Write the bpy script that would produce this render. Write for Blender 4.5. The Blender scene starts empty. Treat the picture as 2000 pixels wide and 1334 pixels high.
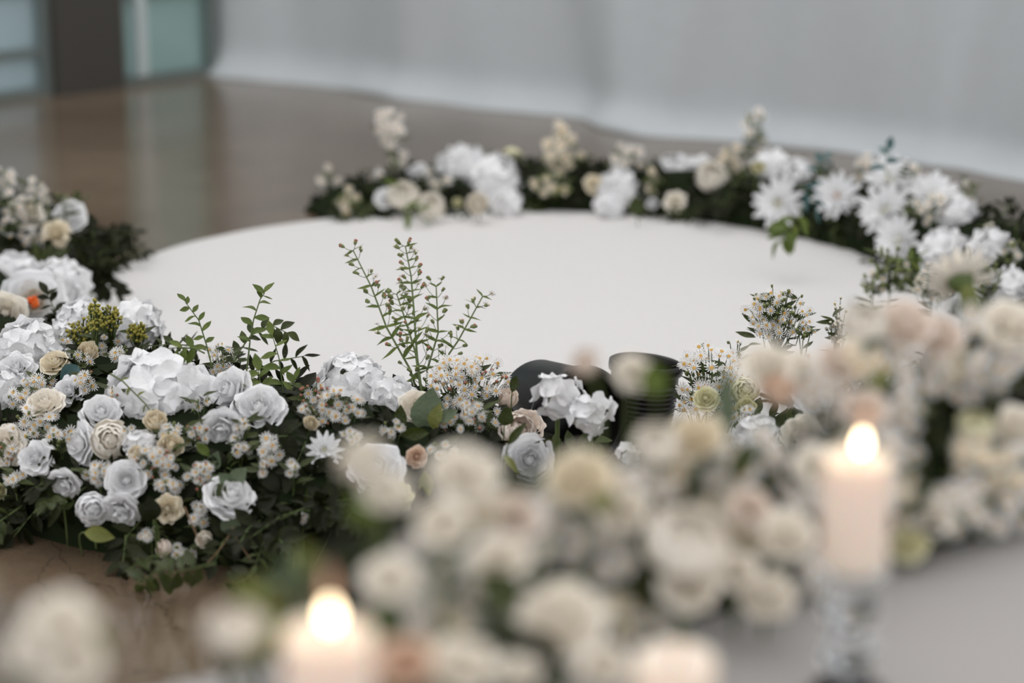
import bpy, math, random
from mathutils import Vector, Matrix
from mathutils.bvhtree import BVHTree
R_ = random.Random(7)
PI = math.pi
C = bpy.context.scene.collection

# ------------------------------------------------------------------ camera, world, light, exposure
F, CX, CY, TH, H = 4722.0, 1000.0, 667.0, math.radians(16.1), 1.09
CAM = Vector((0, 0, H))
FWD = Vector((0, math.cos(TH), -math.sin(TH)))
UP = Vector((0, math.sin(TH), math.cos(TH)))
RT = Vector((1, 0, 0))
cd = bpy.data.cameras.new('camera'); cam = bpy.data.objects.new('camera', cd); C.objects.link(cam)
cam.location = CAM; cam.rotation_euler = (PI / 2 - TH, 0, 0)
cd.lens = 85; cd.sensor_width = 36; cd.clip_start = .05
cd.dof.use_dof = True; cd.dof.focus_distance = 3.25; cd.dof.aperture_fstop = 2.15
bpy.context.scene.camera = cam

w = bpy.data.worlds.new('daylight'); bpy.context.scene.world = w; w.use_nodes = True
w.node_tree.nodes['Background'].inputs[0].default_value = (.985, .985, 1.0, 1)
w.node_tree.nodes['Background'].inputs[1].default_value = 1.0

def area(name, loc, target, size, power, col):
    l = bpy.data.lights.new(name, 'AREA'); l.shape = 'RECTANGLE'; l.size, l.size_y = size; l.energy = power; l.color = col
    o = bpy.data.objects.new(name, l); C.objects.link(o); o.location = loc
    o.rotation_euler = (Vector(target) - Vector(loc)).to_track_quat('-Z', 'Y').to_euler()
area('soft_overhead', (-.8, 5.0, 4.2), (0, 4.0, 0), (3.6, 3.0), 48, (1, .97, .93))  # broad soft light added overhead
vs = bpy.context.scene.view_settings
vs.view_transform = 'Standard'; vs.look = 'None'; vs.exposure = 0.15; vs.gamma = 1; vs.use_curve_mapping = False

# ------------------------------------------------------------------ helpers
def ray(x, y): return RT * ((x - CX) / F) + FWD + UP * ((CY - y) / F)
def pixZ(x, y, Z): return CAM + ray(x, y) * Z
def pixH(x, y, h):
    d = ray(x, y); return CAM + d * ((h - H) / d.z)
def depth(p): return (p - CAM).dot(FWD)

def tag(o, label=None, cat=None, group=None, kind=None):
    if label: o['label'] = label
    if cat: o['category'] = cat
    if group: o['group'] = group
    if kind: o['kind'] = kind
    return o
def link(name, data, parent=None, mat=None):
    o = bpy.data.objects.new(name, data); C.objects.link(o)
    if parent: o.parent = parent
    if mat is not None: o.matrix_basis = mat
    return o
HEROES, FILLERS = [], []    # named blooms and unnamed fillers with their place in view, for telling the fillers apart
def empty(name, loc, label, cat, group=None):
    if cat == 'flower' and not group and BLOOMS: HEROES.append((BLOOMS[-1][2], BLOOMS[-1][3], label))
    o = bpy.data.objects.new(name, None); C.objects.link(o); o.location = loc; o.empty_display_size = .02
    return tag(o, label, cat, group)
def mesh(name, v, f, mats, smooth=True, mi=None):
    m = bpy.data.meshes.new(name); m.from_pydata([tuple(p) for p in v], [], f)
    for k in (mats if isinstance(mats, (list, tuple)) else [mats]): m.materials.append(k)
    if mi: m.polygons.foreach_set('material_index', mi)
    if smooth: m.polygons.foreach_set('use_smooth', [True] * len(m.polygons))
    m.update(); return m
def frame(z, roll=0.0):
    z = z.normalized(); a = Vector((0, 0, 1)) if abs(z.z) < .95 else Vector((1, 0, 0))
    x = a.cross(z).normalized(); y = z.cross(x)
    c, s = math.cos(roll), math.sin(roll)
    x, y = x * c + y * s, y * c - x * s
    return Matrix((x, y, z)).transposed()
def TM(loc, z=Vector((0, 0, 1)), roll=0.0, s=1.0, sc=None):
    M = frame(z, roll).to_4x4(); M.translation = loc
    return M @ (Matrix.Diagonal((sc[0], sc[1], sc[2], 1)) if sc else Matrix.Scale(s, 4))
def rv(s=1.0): return Vector((R_.uniform(-s, s), R_.uniform(-s, s), R_.uniform(-s, s)))
def bez(a, b, c, n):
    return [a * (1 - t) ** 2 + b * 2 * t * (1 - t) + c * t * t for t in [i / n for i in range(n + 1)]]

class MB:
    def __init__(s): s.v, s.f, s.m = [], [], []
    def tube(s, pts, r0, r1, n=5, mi=0, caps=True):
        b = len(s.v); k = len(pts)
        for i, p in enumerate(pts):
            t = (pts[min(i + 1, k - 1)] - pts[max(i - 1, 0)])
            fr = frame(t if t.length > 1e-9 else Vector((0, 0, 1))); r = r0 + (r1 - r0) * i / (k - 1)
            for j in range(n):
                a = 2 * PI * j / n; s.v.append(p + fr @ Vector((math.cos(a) * r, math.sin(a) * r, 0)))
        for i in range(k - 1):
            for j in range(n):
                s.f.append((b + i * n + j, b + i * n + (j + 1) % n, b + (i + 1) * n + (j + 1) % n, b + (i + 1) * n + j)); s.m.append(mi)
        if caps:
            s.f.append(tuple(b + j for j in reversed(range(n)))); s.f.append(tuple(b + (k - 1) * n + j for j in range(n))); s.m += [mi, mi]
    def lathe(s, prof, n=32, mi=0):
        b = len(s.v)
        for r, z in prof:
            for j in range(n):
                a = 2 * PI * j / n; s.v.append(Vector((r * math.cos(a), r * math.sin(a), z)))
        for i in range(len(prof) - 1):
            for j in range(n):
                s.f.append((b + i * n + j, b + i * n + (j + 1) % n, b + (i + 1) * n + (j + 1) % n, b + (i + 1) * n + j)); s.m.append(mi)
    def box(s, a, b_, mi=0):
        b = len(s.v)
        s.v += [Vector((x, y, z)) for z in (a[2], b_[2]) for y in (a[1], b_[1]) for x in (a[0], b_[0])]
        for q in ((0, 2, 3, 1), (4, 5, 7, 6), (0, 1, 5, 4), (2, 6, 7, 3), (0, 4, 6, 2), (1, 3, 7, 5)):
            s.f.append(tuple(b + i for i in q)); s.m.append(mi)
    def build(s, name, mats, parent=None, smooth=True, mat=None):
        return link(name, mesh(name, s.v, s.f, mats, smooth, s.m), parent, mat)

# ------------------------------------------------------------------ materials
def nodes(name):
    m = bpy.data.materials.new(name); m.use_nodes = True; nt = m.node_tree
    return m, nt, nt.nodes['Principled BSDF'], nt.nodes['Material Output']
def petal_mat(name, c, c2=None, trans=.18):
    m, nt, p, out = nodes(name); L = nt.links.new
    tc = nt.nodes.new('ShaderNodeTexCoord'); nz = nt.nodes.new('ShaderNodeTexNoise'); nz.inputs['Scale'].default_value = 2.2
    oi = nt.nodes.new('ShaderNodeObjectInfo')
    mx = nt.nodes.new('ShaderNodeMix'); mx.data_type = 'RGBA'
    mx.inputs[6].default_value = (*c, 1); mx.inputs[7].default_value = (*(c2 or [k * .93 for k in c]), 1)
    ad = nt.nodes.new('ShaderNodeMath'); ad.operation = 'MULTIPLY'
    L(tc.outputs['Object'], nz.inputs['Vector']); L(nz.outputs['Fac'], ad.inputs[0]); L(oi.outputs['Random'], ad.inputs[1]); L(ad.outputs[0], mx.inputs[0])
    L(mx.outputs[2], p.inputs['Base Color']); p.inputs['Roughness'].default_value = .65; p.inputs['Specular IOR Level'].default_value = .25
    wv = nt.nodes.new('ShaderNodeTexNoise'); wv.inputs['Scale'].default_value = 7; wv.inputs['Detail'].default_value = 3
    L(tc.outputs['Object'], wv.inputs['Vector'])
    bp = nt.nodes.new('ShaderNodeBump'); bp.inputs['Strength'].default_value = .25; bp.inputs['Distance'].default_value = .01
    L(wv.outputs['Fac'], bp.inputs['Height']); L(bp.outputs[0], p.inputs['Normal'])
    tr = nt.nodes.new('ShaderNodeBsdfTranslucent'); L(mx.outputs[2], tr.inputs[0])
    ms = nt.nodes.new('ShaderNodeMixShader'); ms.inputs[0].default_value = trans
    L(p.outputs[0], ms.inputs[1]); L(tr.outputs[0], ms.inputs[2]); L(ms.outputs[0], out.inputs[0])
    return m
def leaf_mat(name, c, c2, rough=.42, trans=.2, spec=.35):
    m = petal_mat(name, c, c2, trans); p = m.node_tree.nodes['Principled BSDF']
    p.inputs['Roughness'].default_value = rough; p.inputs['Specular IOR Level'].default_value = spec
    for n in m.node_tree.nodes:
        if n.type == 'MATH': n.operation = 'ADD'; n.use_clamp = True
    return m
def plain(name, c, rough=.5, metal=0, spec=.5):
    m, nt, p, out = nodes(name); p.inputs['Base Color'].default_value = (*c, 1); p.inputs['Roughness'].default_value = rough
    p.inputs['Metallic'].default_value = metal; p.inputs['Specular IOR Level'].default_value = spec
    tc = nt.nodes.new('ShaderNodeTexCoord'); nz = nt.nodes.new('ShaderNodeTexNoise'); nz.inputs['Scale'].default_value = 60
    bp = nt.nodes.new('ShaderNodeBump'); bp.inputs['Strength'].default_value = .1; bp.inputs['Distance'].default_value = .002
    nt.links.new(tc.outputs['Object'], nz.inputs['Vector']); nt.links.new(nz.outputs['Fac'], bp.inputs['Height']); nt.links.new(bp.outputs[0], p.inputs['Normal'])
    return m
M = {}
M['white'] = petal_mat('white_petal', (.95, .945, .945), (.91, .92, .94))
M['ivory'] = petal_mat('ivory_petal', (.96, .915, .83), (.94, .87, .76))
M['cream'] = petal_mat('cream_petal', (.90, .83, .68), (.86, .75, .55))
M['blush'] = petal_mat('blush_petal', (.91, .82, .74), (.87, .74, .63))
M['peach'] = petal_mat('peach_petal', (.85, .68, .54), (.82, .60, .46))
M['lemon'] = petal_mat('lemon_petal', (.82, .80, .58), (.78, .72, .42))
M['orange'] = petal_mat('orange_stamen', (.95, .16, .03), (.9, .25, .05), .1)
M['ray'] = petal_mat('daisy_ray', (.92, .91, .89), (.90, .86, .82))
M['creamray'] = petal_mat('daisy_ray_cream', (.94, .88, .75), (.92, .83, .66))
M['disc'] = plain('daisy_disc', (.62, .36, .09), .8)
M['redbud'] = plain('rosy_bud', (.36, .13, .09), .7)
M['greenbud'] = plain('green_bud', (.17, .20, .07), .7)
M['gold'] = leaf_mat('goldenrod', (.55, .47, .10), (.40, .36, .07), .6)
M['leaf'] = leaf_mat('leaf_green', (.095, .120, .024), (.040, .055, .011))
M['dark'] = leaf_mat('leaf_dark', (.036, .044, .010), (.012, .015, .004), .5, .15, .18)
M['bright'] = leaf_mat('leaf_bright', (.20, .25, .055), (.11, .155, .03), .4, .3)
M['olive'] = leaf_mat('leaf_olive', (.26, .27, .07), (.18, .20, .05), .5, .3)
M['sage'] = leaf_mat('leaf_sage', (.20, .24, .15), (.13, .17, .10), .55)
M['teal'] = leaf_mat('leaf_teal', (.10, .20, .19), (.05, .11, .11), .5)
M['stem'] = plain('stem_green', (.10, .14, .04), .6)
M['woody'] = plain('stem_woody', (.24, .15, .08), .7)
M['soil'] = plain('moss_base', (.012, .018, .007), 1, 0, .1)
M['black'] = plain('black_plastic', (.010, .009, .008), .33, 0, .28)
M['wax'] = None

def wax():
    m, nt, p, out = nodes('candle_wax'); p.inputs['Base Color'].default_value = (.87, .74, .63, 1); p.inputs['Roughness'].default_value = .5
    p.inputs['Subsurface Weight'].default_value = .6; p.inputs['Subsurface Radius'].default_value = (.04, .02, .01); p.inputs['Subsurface Scale'].default_value = .6
    return m
M['wax'] = wax()
def emit(name, c, s):
    m, nt, p, out = nodes(name); e = nt.nodes.new('ShaderNodeEmission'); e.inputs[0].default_value = (*c, 1); e.inputs[1].default_value = s
    nt.links.new(e.outputs[0], out.inputs[0]); return m
M['flame'] = emit('flame_core', (1, .78, .50), 9); M['flame2'] = emit('flame_tip', (1, .60, .40), .9)
def glass():
    m, nt, p, out = nodes('crystal'); p.inputs['Transmission Weight'].default_value = 1; p.inputs['Roughness'].default_value = .02; p.inputs['IOR'].default_value = 1.5
    p.inputs['Base Color'].default_value = (.95, .98, 1, 1); return m
M['crystal'] = glass()

def concrete():
    m, nt, p, out = nodes('polished_concrete'); L = nt.links.new
    tc = nt.nodes.new('ShaderNodeTexCoord')
    def noise(s, d, r=.55):
        n = nt.nodes.new('ShaderNodeTexNoise'); n.inputs['Scale'].default_value = s; n.inputs['Detail'].default_value = d; n.inputs['Roughness'].default_value = r
        L(tc.outputs['Object'], n.inputs['Vector']); return n
    a, b, f = noise(1.6, 6), noise(14, 8, .7), noise(160, 4, .7)
    cr = nt.nodes.new('ShaderNodeValToRGB'); cr.color_ramp.elements[0].position = .32; cr.color_ramp.elements[1].position = .70
    cr.color_ramp.elements[0].color = (.115, .079, .050, 1); cr.color_ramp.elements[1].color = (.200, .148, .102, 1)
    L(a.outputs['Fac'], cr.inputs[0])
    def mult(fac, lo, hi, src):
        r = nt.nodes.new('ShaderNodeMapRange'); r.inputs[1].default_value = .3; r.inputs[2].default_value = .7; r.inputs[3].default_value = lo; r.inputs[4].default_value = hi
        L(fac, r.inputs[0]); x = nt.nodes.new('ShaderNodeVectorMath'); x.operation = 'SCALE'; L(src, x.inputs[0]); L(r.outputs[0], x.inputs['Scale']); return x.outputs[0]
    c = mult(b.outputs['Fac'], .86, 1.1, cr.outputs[0]); c = mult(f.outputs['Fac'], .88, 1.1, c)
    # hairline cracks
    vo = nt.nodes.new('ShaderNodeTexVoronoi'); vo.feature = 'DISTANCE_TO_EDGE'; vo.inputs['Scale'].default_value = 2.1
    wn = noise(7, 5); wm = nt.nodes.new('ShaderNodeMix'); wm.data_type = 'VECTOR'; wm.inputs[0].default_value = .12
    L(tc.outputs['Object'], wm.inputs[4]); L(wn.outputs['Color'], wm.inputs[5]); L(wm.outputs[1], vo.inputs['Vector'])
    mr = nt.nodes.new('ShaderNodeMapRange'); mr.inputs[1].default_value = .0; mr.inputs[2].default_value = .004; mr.inputs[3].default_value = .62; mr.inputs[4].default_value = 1
    L(vo.outputs['Distance'], mr.inputs[0]); x = nt.nodes.new('ShaderNodeVectorMath'); x.operation = 'SCALE'; L(c, x.inputs[0]); L(mr.outputs[0], x.inputs['Scale'])
    L(x.outputs[0], p.inputs['Base Color'])
    rr = nt.nodes.new('ShaderNodeMapRange'); rr.inputs[3].default_value = .07; rr.inputs[4].default_value = .20; L(b.outputs['Fac'], rr.inputs[0]); L(rr.outputs[0], p.inputs['Roughness']); p.inputs['IOR'].default_value = 1.75
    bp = nt.nodes.new('ShaderNodeBump'); bp.inputs['Strength'].default_value = .05; bp.inputs['Distance'].default_value = .004
    L(f.outputs['Fac'], bp.inputs['Height']); L(bp.outputs[0], p.inputs['Normal'])
    return m
def fabric(name, c, scale, bump, rough=.9):
    m, nt, p, out = nodes(name); L = nt.links.new; tc = nt.nodes.new('ShaderNodeTexCoord')
    n = nt.nodes.new('ShaderNodeTexNoise'); n.inputs['Scale'].default_value = scale; n.inputs['Detail'].default_value = 6
    L(tc.outputs['Object'], n.inputs['Vector'])
    cr = nt.nodes.new('ShaderNodeValToRGB'); cr.color_ramp.elements[0].color = (*[k * .93 for k in c], 1); cr.color_ramp.elements[1].color = (*c, 1)
    L(n.outputs['Fac'], cr.inputs[0]); L(cr.outputs[0], p.inputs['Base Color']); p.inputs['Roughness'].default_value = rough; p.inputs['Specular IOR Level'].default_value = .15
    bp = nt.nodes.new('ShaderNodeBump'); bp.inputs['Strength'].default_value = bump; bp.inputs['Distance'].default_value = .003
    L(n.outputs['Fac'], bp.inputs['Height']); L(bp.outputs[0], p.inputs['Normal']); return m
M['floor'] = concrete()
M['rug'] = fabric('white_felt', (.69, .672, .658), 90, .35)
M['cloth'] = fabric('white_drape', (.545, .575, .59), 30, .2)
M['linen'] = fabric('platform_cloth', (.40, .38, .365), 120, .25)
M['pillar'] = plain('taupe_pillar', (.055, .05, .042), .5)
def frosted(name, c):
    m, nt, p, out = nodes(name); L = nt.links.new
    tr = nt.nodes.new('ShaderNodeBsdfTranslucent'); tr.inputs[0].default_value = (*c, 1)
    gl = nt.nodes.new('ShaderNodeBsdfGlossy'); gl.inputs['Roughness'].default_value = .08
    tp = nt.nodes.new('ShaderNodeBsdfTransparent'); tp.inputs[0].default_value = (*c, 1)
    ms = nt.nodes.new('ShaderNodeMixShader'); ms.inputs[0].default_value = .35; L(tr.outputs[0], ms.inputs[1]); L(tp.outputs[0], ms.inputs[2])
    m2 = nt.nodes.new('ShaderNodeMixShader'); m2.inputs[0].default_value = .07; L(ms.outputs[0], m2.inputs[1]); L(gl.outputs[0], m2.inputs[2])
    L(m2.outputs[0], out.inputs[0]); return m
M['tealglass'] = frosted('teal_glass', (.52, .64, .625)); M['blueglass'] = frosted('pale_blue_glass', (.62, .71, .74))

# ------------------------------------------------------------------ structure
mb = MB(); mb.box((-6, -1.5, -.1), (6, 9, 0)); tag(mb.build('floor', M['floor'], smooth=False), 'brown polished concrete floor with hairline cracks', None, None, 'structure')

RC, RR = Vector((0, 3.965, 0)), .76           # rug centre, radius
v = [Vector((0, 0, .008))]; f = []; n = 160; rings = (.25, .5, .75, .92, .985, 1.0, 1.0)
for q, k in enumerate(rings):
    for j in range(n):
        a = 2 * PI * j / n
        wob = 1 + .004 * math.sin(5 * a + 1) + .003 * math.sin(11 * a) + .002 * math.sin(23 * a)
        z = .008 + .0018 * math.sin(3 * a + 7 * k) * math.sin(9 * k) if q < 5 else (.006 if q == 5 else .0)
        v.append(Vector((RR * k * wob * math.cos(a), RR * k * wob * math.sin(a), z)))
for j in range(n): f.append((0, 1 + j, 1 + (j + 1) % n))
for q in range(len(rings) - 1):
    for j in range(n): f.append((1 + q * n + j, 1 + (q + 1) * n + j, 1 + (q + 1) * n + (j + 1) % n, 1 + q * n + (j + 1) % n))
rug = link('round_rug', mesh('round_rug', v, f, M['rug'])); rug.location = RC
tag(rug, 'large round white felt rug on the concrete floor inside the flower ring', 'rug')

# draped cloth wall behind, running closer to the right
A, B = pixH(418, 132, 0), pixH(2000, 332, 0)
d = (B - A).normalized(); nrm = Vector((d.y, -d.x, 0))
L_ = (B - A).length + 1.6
v, f = [], []; NU, NV = 260, 40
folds = [(R_.uniform(.0, L_), R_.uniform(.05, .16), R_.uniform(.008, .027), R_.uniform(-.25, .25)) for _ in range(46)]
for i in range(NU + 1):
    u = L_ * i / NU
    for j in range(NV + 1):
        t = (j / NV) ** 1.6; z = 2.6 * t
        o = 0
        for (c, wd, am, sl) in folds:
            q = (u - c - sl * min(z, .9)) / wd
            if abs(q) < 3: o += am * math.exp(-q * q) * (1 - .35 * min(z / 1.5, 1))
        o += .05 * max(0, 1 - z / .07) ** 2 + .012 * math.sin(u * 9 + 1.3 * math.sin(u * 5)) * max(0, 1 - z / .4)
        z += .01 * math.sin(u * 13) * math.sin(u * 3.1) * max(0, 1 - z / .2) if j else 0
        p = A + d * u + nrm * o; v.append(Vector((p.x, p.y, max(z, .002))))
for i in range(NU):
    for j in range(NV):
        a = i * (NV + 1) + j; f.append((a, a + NV + 1, a + NV + 2, a + 1))
bk = link('wall_back', mesh('wall_back', v, f, M['cloth'])); so = bk.modifiers.new('thickness', 'SOLIDIFY'); so.thickness = .004
tag(bk, 'pale draped cloth wall hanging to the floor behind the flowers', None, None, 'structure')

# glazed wall on the left: two windows and a dark pillar
G0, G1_ = pixH(-330, 235, 0), pixH(414, 143, 0)
gd = (G1_ - G0).normalized()
def wallx(px):                           # distance along the glazed wall for a picture column at floor level
    t = (px + 330) / 744.0
    return (pixH(px, 235 - 92 * t, 0) - G0).dot(gd)
def on_wall(o):
    o.location = G0; o.rotation_euler = (0, 0, math.atan2(gd.y, gd.x)); return o
def window(name, xa, xb, glassm, bars, label, mull=()):
    e = bpy.data.objects.new(name, None); C.objects.link(e); on_wall(e); tag(e, label, None, None, 'structure')
    a, b = wallx(xa), wallx(xb); fw = .022
    for (x0, x1) in ((a, a + fw), (b - fw, b)):
        m = MB(); m.box((x0, -.03, 0), (x1, .03, 2.6)); m.build('window_frame', M['sashm'], e, False)
    for zz in [0] + bars:
        m = MB(); m.box((a + fw, -.022, zz), (b - fw, .022, zz + .02)); m.build('transom', M['sashm'], e, False)
    for (ma, mz) in mull:
        m = MB(); m.box((wallx(ma[0]), -.026, .02), (wallx(ma[1]), -.006, mz)); m.build('mullion', M['palebar'], e, False)
    zs = [0] + bars + [2.6]
    for q in range(len(zs) - 1):
        m = MB(); m.box((a + fw, -.004, zs[q] + .02), (b - fw, .004, zs[q + 1])); m.build('pane', glassm, e, False)
M['palebar'] = plain('pale_bar', (.55, .62, .62), .4)
M['sashm'] = plain('grey_sash', (.16, .19, .18), .4)
window('window_1', -330, 92, M['blueglass'], [.10, .26, .5, 1.2], 'pale blue window with thin horizontal bars beside the dark pillar')
window('window_2', 222, 414, M['tealglass'], [.22, .9], 'teal tinted glass panel next to the draped cloth', [((262, 282), .9)])
m = MB(); m.box((wallx(92), -.06, 0), (wallx(222), .06, 2.6))
on_wall(tag(m.build('wall_pillar', M['pillar'], None, False), 'dark taupe pillar between the two windows', None, None, 'structure'))

m = MB(); m.box((-3.2, -.06, 0), (wallx(-330), .06, 2.6))
on_wall(tag(m.build('wall_left', M['cloth'], None, False), 'plain pale wall beyond the window', None, None, 'structure'))

# cloth covered platform under the near flowers
PH = .36
E0, E1 = pixH(1240, 1240, PH), pixH(2000, 1020, PH)
pd = (E1 - E0).normalized(); pn = Vector((pd.y, -pd.x, 0))
E0.z = E1.z = 0
pa, pb = E0 - pd * .75, E1 + pd * .8
def plat(name, label):
    v, f = [], []
    prof = [(-.14, 0.0), (-.14, PH - .02), (-.134, PH - .006), (-.12, PH), (.5, PH), (.514, PH - .006), (.52, PH - .02), (.52, 0)]
    N = 60
    for i in range(N + 1):
        for k, (o, z) in enumerate(prof):
            q = .006 * math.sin(i * 1.3) * (1 - z / PH)
            v.append(pa + (pb - pa) * (i / N) + pn * (o + (q if o > .25 else -q)) + Vector((0, 0, z)))
    K = len(prof)
    for i in range(N):
        for k in range(K - 1): f.append((i * K + k, i * K + k + 1, (i + 1) * K + k + 1, (i + 1) * K + k))
    f.append(tuple(range(K))); f.append(tuple(N * K + k for k in reversed(range(K))))
    return tag(link(name, mesh(name, v, f, M['linen'], False)), label, 'platform')
plat('low_platform', 'low platform under a pale grey cloth carrying the candles and nearest flowers')

# ------------------------------------------------------------------ garland beds (real mounds the flowers are set into)
def arc_pt(phi, r): a = math.radians(phi); return Vector((RC.x + r * math.sin(a), RC.y - r * math.cos(a), 0))
def lerp_tab(t, x):
    if x <= t[0][0]: return t[0][1:]
    for a, b in zip(t, t[1:]):
        if x <= b[0]:
            k = (x - a[0]) / (b[0] - a[0]); return tuple(p + (q - p) * k for p, q in zip(a[1:], b[1:]))
    return t[-1][1:]
BED = {}
def bed(key, name, label, frames):
    """frames: list of (inner point, outer point, base z, height)"""
    v, f = [], []; K = 15; rr = random.Random(len(key) * 31 + ord(key[0]))
    for i, (a, b, z0, h) in enumerate(frames):
        e = min(1, min(i, len(frames) - 1 - i) / 3.0); e = math.sqrt(max(e, .02))
        for k in range(K):
            t = PI * k / (K - 1); c = (a + b) * .5; hw = (b - a) * .5
            p = c - hw * math.cos(t) * (.55 + .45 * e) + Vector((0, 0, z0 + h * e * math.sin(t) ** .85))
            if 0 < k < K - 1: p += Vector((rr.uniform(-1, 1), rr.uniform(-1, 1), rr.uniform(-1, .6))) * h * .07
            v.append(p)
    for i in range(len(frames) - 1):
        for k in range(K - 1): f.append((i * K + k, i * K + k + 1, (i + 1) * K + k + 1, (i + 1) * K + k))
    f = [tuple(reversed(q)) for q in f]
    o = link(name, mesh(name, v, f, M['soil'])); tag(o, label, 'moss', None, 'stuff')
    bv = BVHTree.FromPolygons(v, f)
    BED[key] = dict(bvh=bv, frames=frames, v=v, f=f, obj=o)
def arc_frames(p0, p1, tab, n):
    out = []
    for i in range(n + 1):
        ph = p0 + (p1 - p0) * i / n; ri, ro, h = lerp_tab(tab, ph)
        out.append((arc_pt(ph, ri), arc_pt(ph, ro), 0, h))
    return out
bed('front', 'moss_bed', 'dark mossy bed under the large flower garland before the rug', arc_frames(-116, 5, [(-116, .82, 1.02, .11), (-98, .80, 1.10, .12), (-75, .80, 1.10, .14), (-45, .80, 1.20, .145), (-25, .80, 1.25, .15), (-8, .80, 1.22, .14), (5, .84, 1.12, .10)], 60))
bed('near_right', 'moss_bed', 'dark mossy bed between the black pots and the tall daisies', arc_frames(19, 74, [(19, .86, 1.08, .10), (50, .80, 1.06, .12), (74, .80, 1.05, .13)], 30))
bed('right', 'moss_bed', 'dark mossy bed under the chrysanthemums on the far curve', arc_frames(74, 152, [(74, .80, 1.05, .13), (95, .76, .97, .12), (112, .74, .90, .11), (140, .73, .88, .10), (152, .73, .87, .09)], 40))
bed('back', 'moss_bed', 'dark mossy bed behind the rug at its far edge', arc_frames(150, 209, [(150, .73, .92, .085), (180, .73, .90, .07), (209, .73, .88, .06)], 36))
hf = []
for i in range(41):
    c = pa + (pb - pa) * (.25 + .58 * i / 40)
    hf.append((c - pn * .115, c + pn * .005, PH, .09))
bed('hedge', 'moss_bed', 'dark mossy bed along the near platform', hf)

def hit(key, x, y):
    """surface point, normal and depth of a bed under a picture point; above the silhouette: same depth as the ridge below"""
    bv = BED[key]['bvh']; yy = y
    for _ in range(60):
        p, nn, i, dist = bv.ray_cast(CAM, ray(x, yy).normalized())
        if p is not None:
            if nn.z < 0: nn = -nn
            if yy == y: return p, nn, depth(p), True
            return pixZ(x, y, depth(p) + .015), (nn + Vector((0, 0, 1))).normalized(), depth(p) + .015, False
        yy += 12
    p = pixH(x, y, .08); return p, Vector((0, -.5, .9)).normalized(), depth(p), False
def rnd_on(key):
    b = BED[key]; fr = b['frames']; i = R_.randrange(1, len(fr) - 2); k = R_.randrange(1, 13)
    a, c = b['v'][i * 15 + k], b['v'][(i + 1) * 15 + k + 1]; t = R_.random(); p = a.lerp(c, t)
    q = b['v'][i * 15 + k + 1]; nn = (b['v'][(i + 1) * 15 + k] - a).cross(q - a).normalized()
    if nn.z < 0: nn = -nn
    return p, nn
def project(p):
    q = p - CAM; Z = q.dot(FWD); return CX + F * q.dot(RT) / Z, CY - F * q.dot(UP) / Z, Z

# ------------------------------------------------------------------ petals, leaves and florets (shared meshes)
CACHE = {}
def petal_mesh(kind, layer, var, mat):
    """a slice of a cupped surface of revolution round the flower axis; unit flower radius 1"""
    key = (kind, layer, var, mat)
    if key in CACHE: return CACHE[key]
    rr = random.Random(hash((kind, layer, var)) & 0xffff if False else (len(kind) * 131 + layer * 17 + var * 7))
    spec = {'rose': [(.24, .74, 1.5, -.02, .10), (.44, .70, 1.15, .0, .12), (.66, .58, .92, .06, .14), (.88, .40, .78, .14, .16), (1.02, .18, .70, .16, .14)],
            'ranunculus': [(.34, .80, 1.5, -.16, .15), (.52, .82, 1.2, -.20, .12), (.70, .78, 1.0, -.22, .10), (.86, .66, .88, -.20, .08), (1.0, .48, .80, -.08, .06)],
            'bud': [(.28, 1.35, 1.5, -.06, .2), (.46, 1.30, 1.2, -.06, .2), (.62, 1.12, 1.0, .03, .22), (.8, .85, .8, .14, .2)],
            'ragged': [(.26, .60, 1.6, -.02, .2), (.48, .56, 1.25, .04, .2), (.74, .42, 1.0, .12, .22), (.96, .20, .84, .18, .22), (1.1, -.05, .74, .1, .2)]}[kind][layer]
    rho, zt, A, lip, base = spec
    NU, NV = 8, 8; v, f = [], []
    ph = [rr.uniform(0, 6.28) for _ in range(4)]; amp = .05 if kind in ('rose', 'ranunculus', 'bud') else .11
    for j in range(NV + 1):
        t = j / NV
        for i in range(NU + 1):
            u = -1 + 2 * i / NU
            tt = t * (1 - .16 * abs(u) ** 3)
            wv = math.sin(PI * (.10 + .62 * t)) / math.sin(PI * .5)
            az = u * A * min(1, wv + .12)
            r = rho * (math.sin(PI * .5 * min(1, tt * 1.15)) ** .8)
            if tt > .72: r += lip * ((tt - .72) / .28) ** 1.6
            z = -base + (zt + base) * (tt ** 1.35)
            if lip > .05 and tt > .8: z -= lip * .7 * ((tt - .8) / .2) ** 2
            r += amp * t * t * math.sin(u * 4.2 + ph[0]) + .03 * t * math.sin(u * 8 + ph[1])
            z += amp * .9 * t * t * math.sin(u * 3.1 + ph[2])
            r -= .05 * (1 - u * u) * t if layer > 2 else 0
            v.append(Vector((r * math.cos(az), r * math.sin(az), z)))
    for j in range(NV):
        for i in range(NU):
            a = j * (NU + 1) + i; f.append((a, a + 1, a + NU + 2, a + NU + 1))
    CACHE[key] = mesh('petal', v, f, M[mat]); return CACHE[key]
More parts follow.
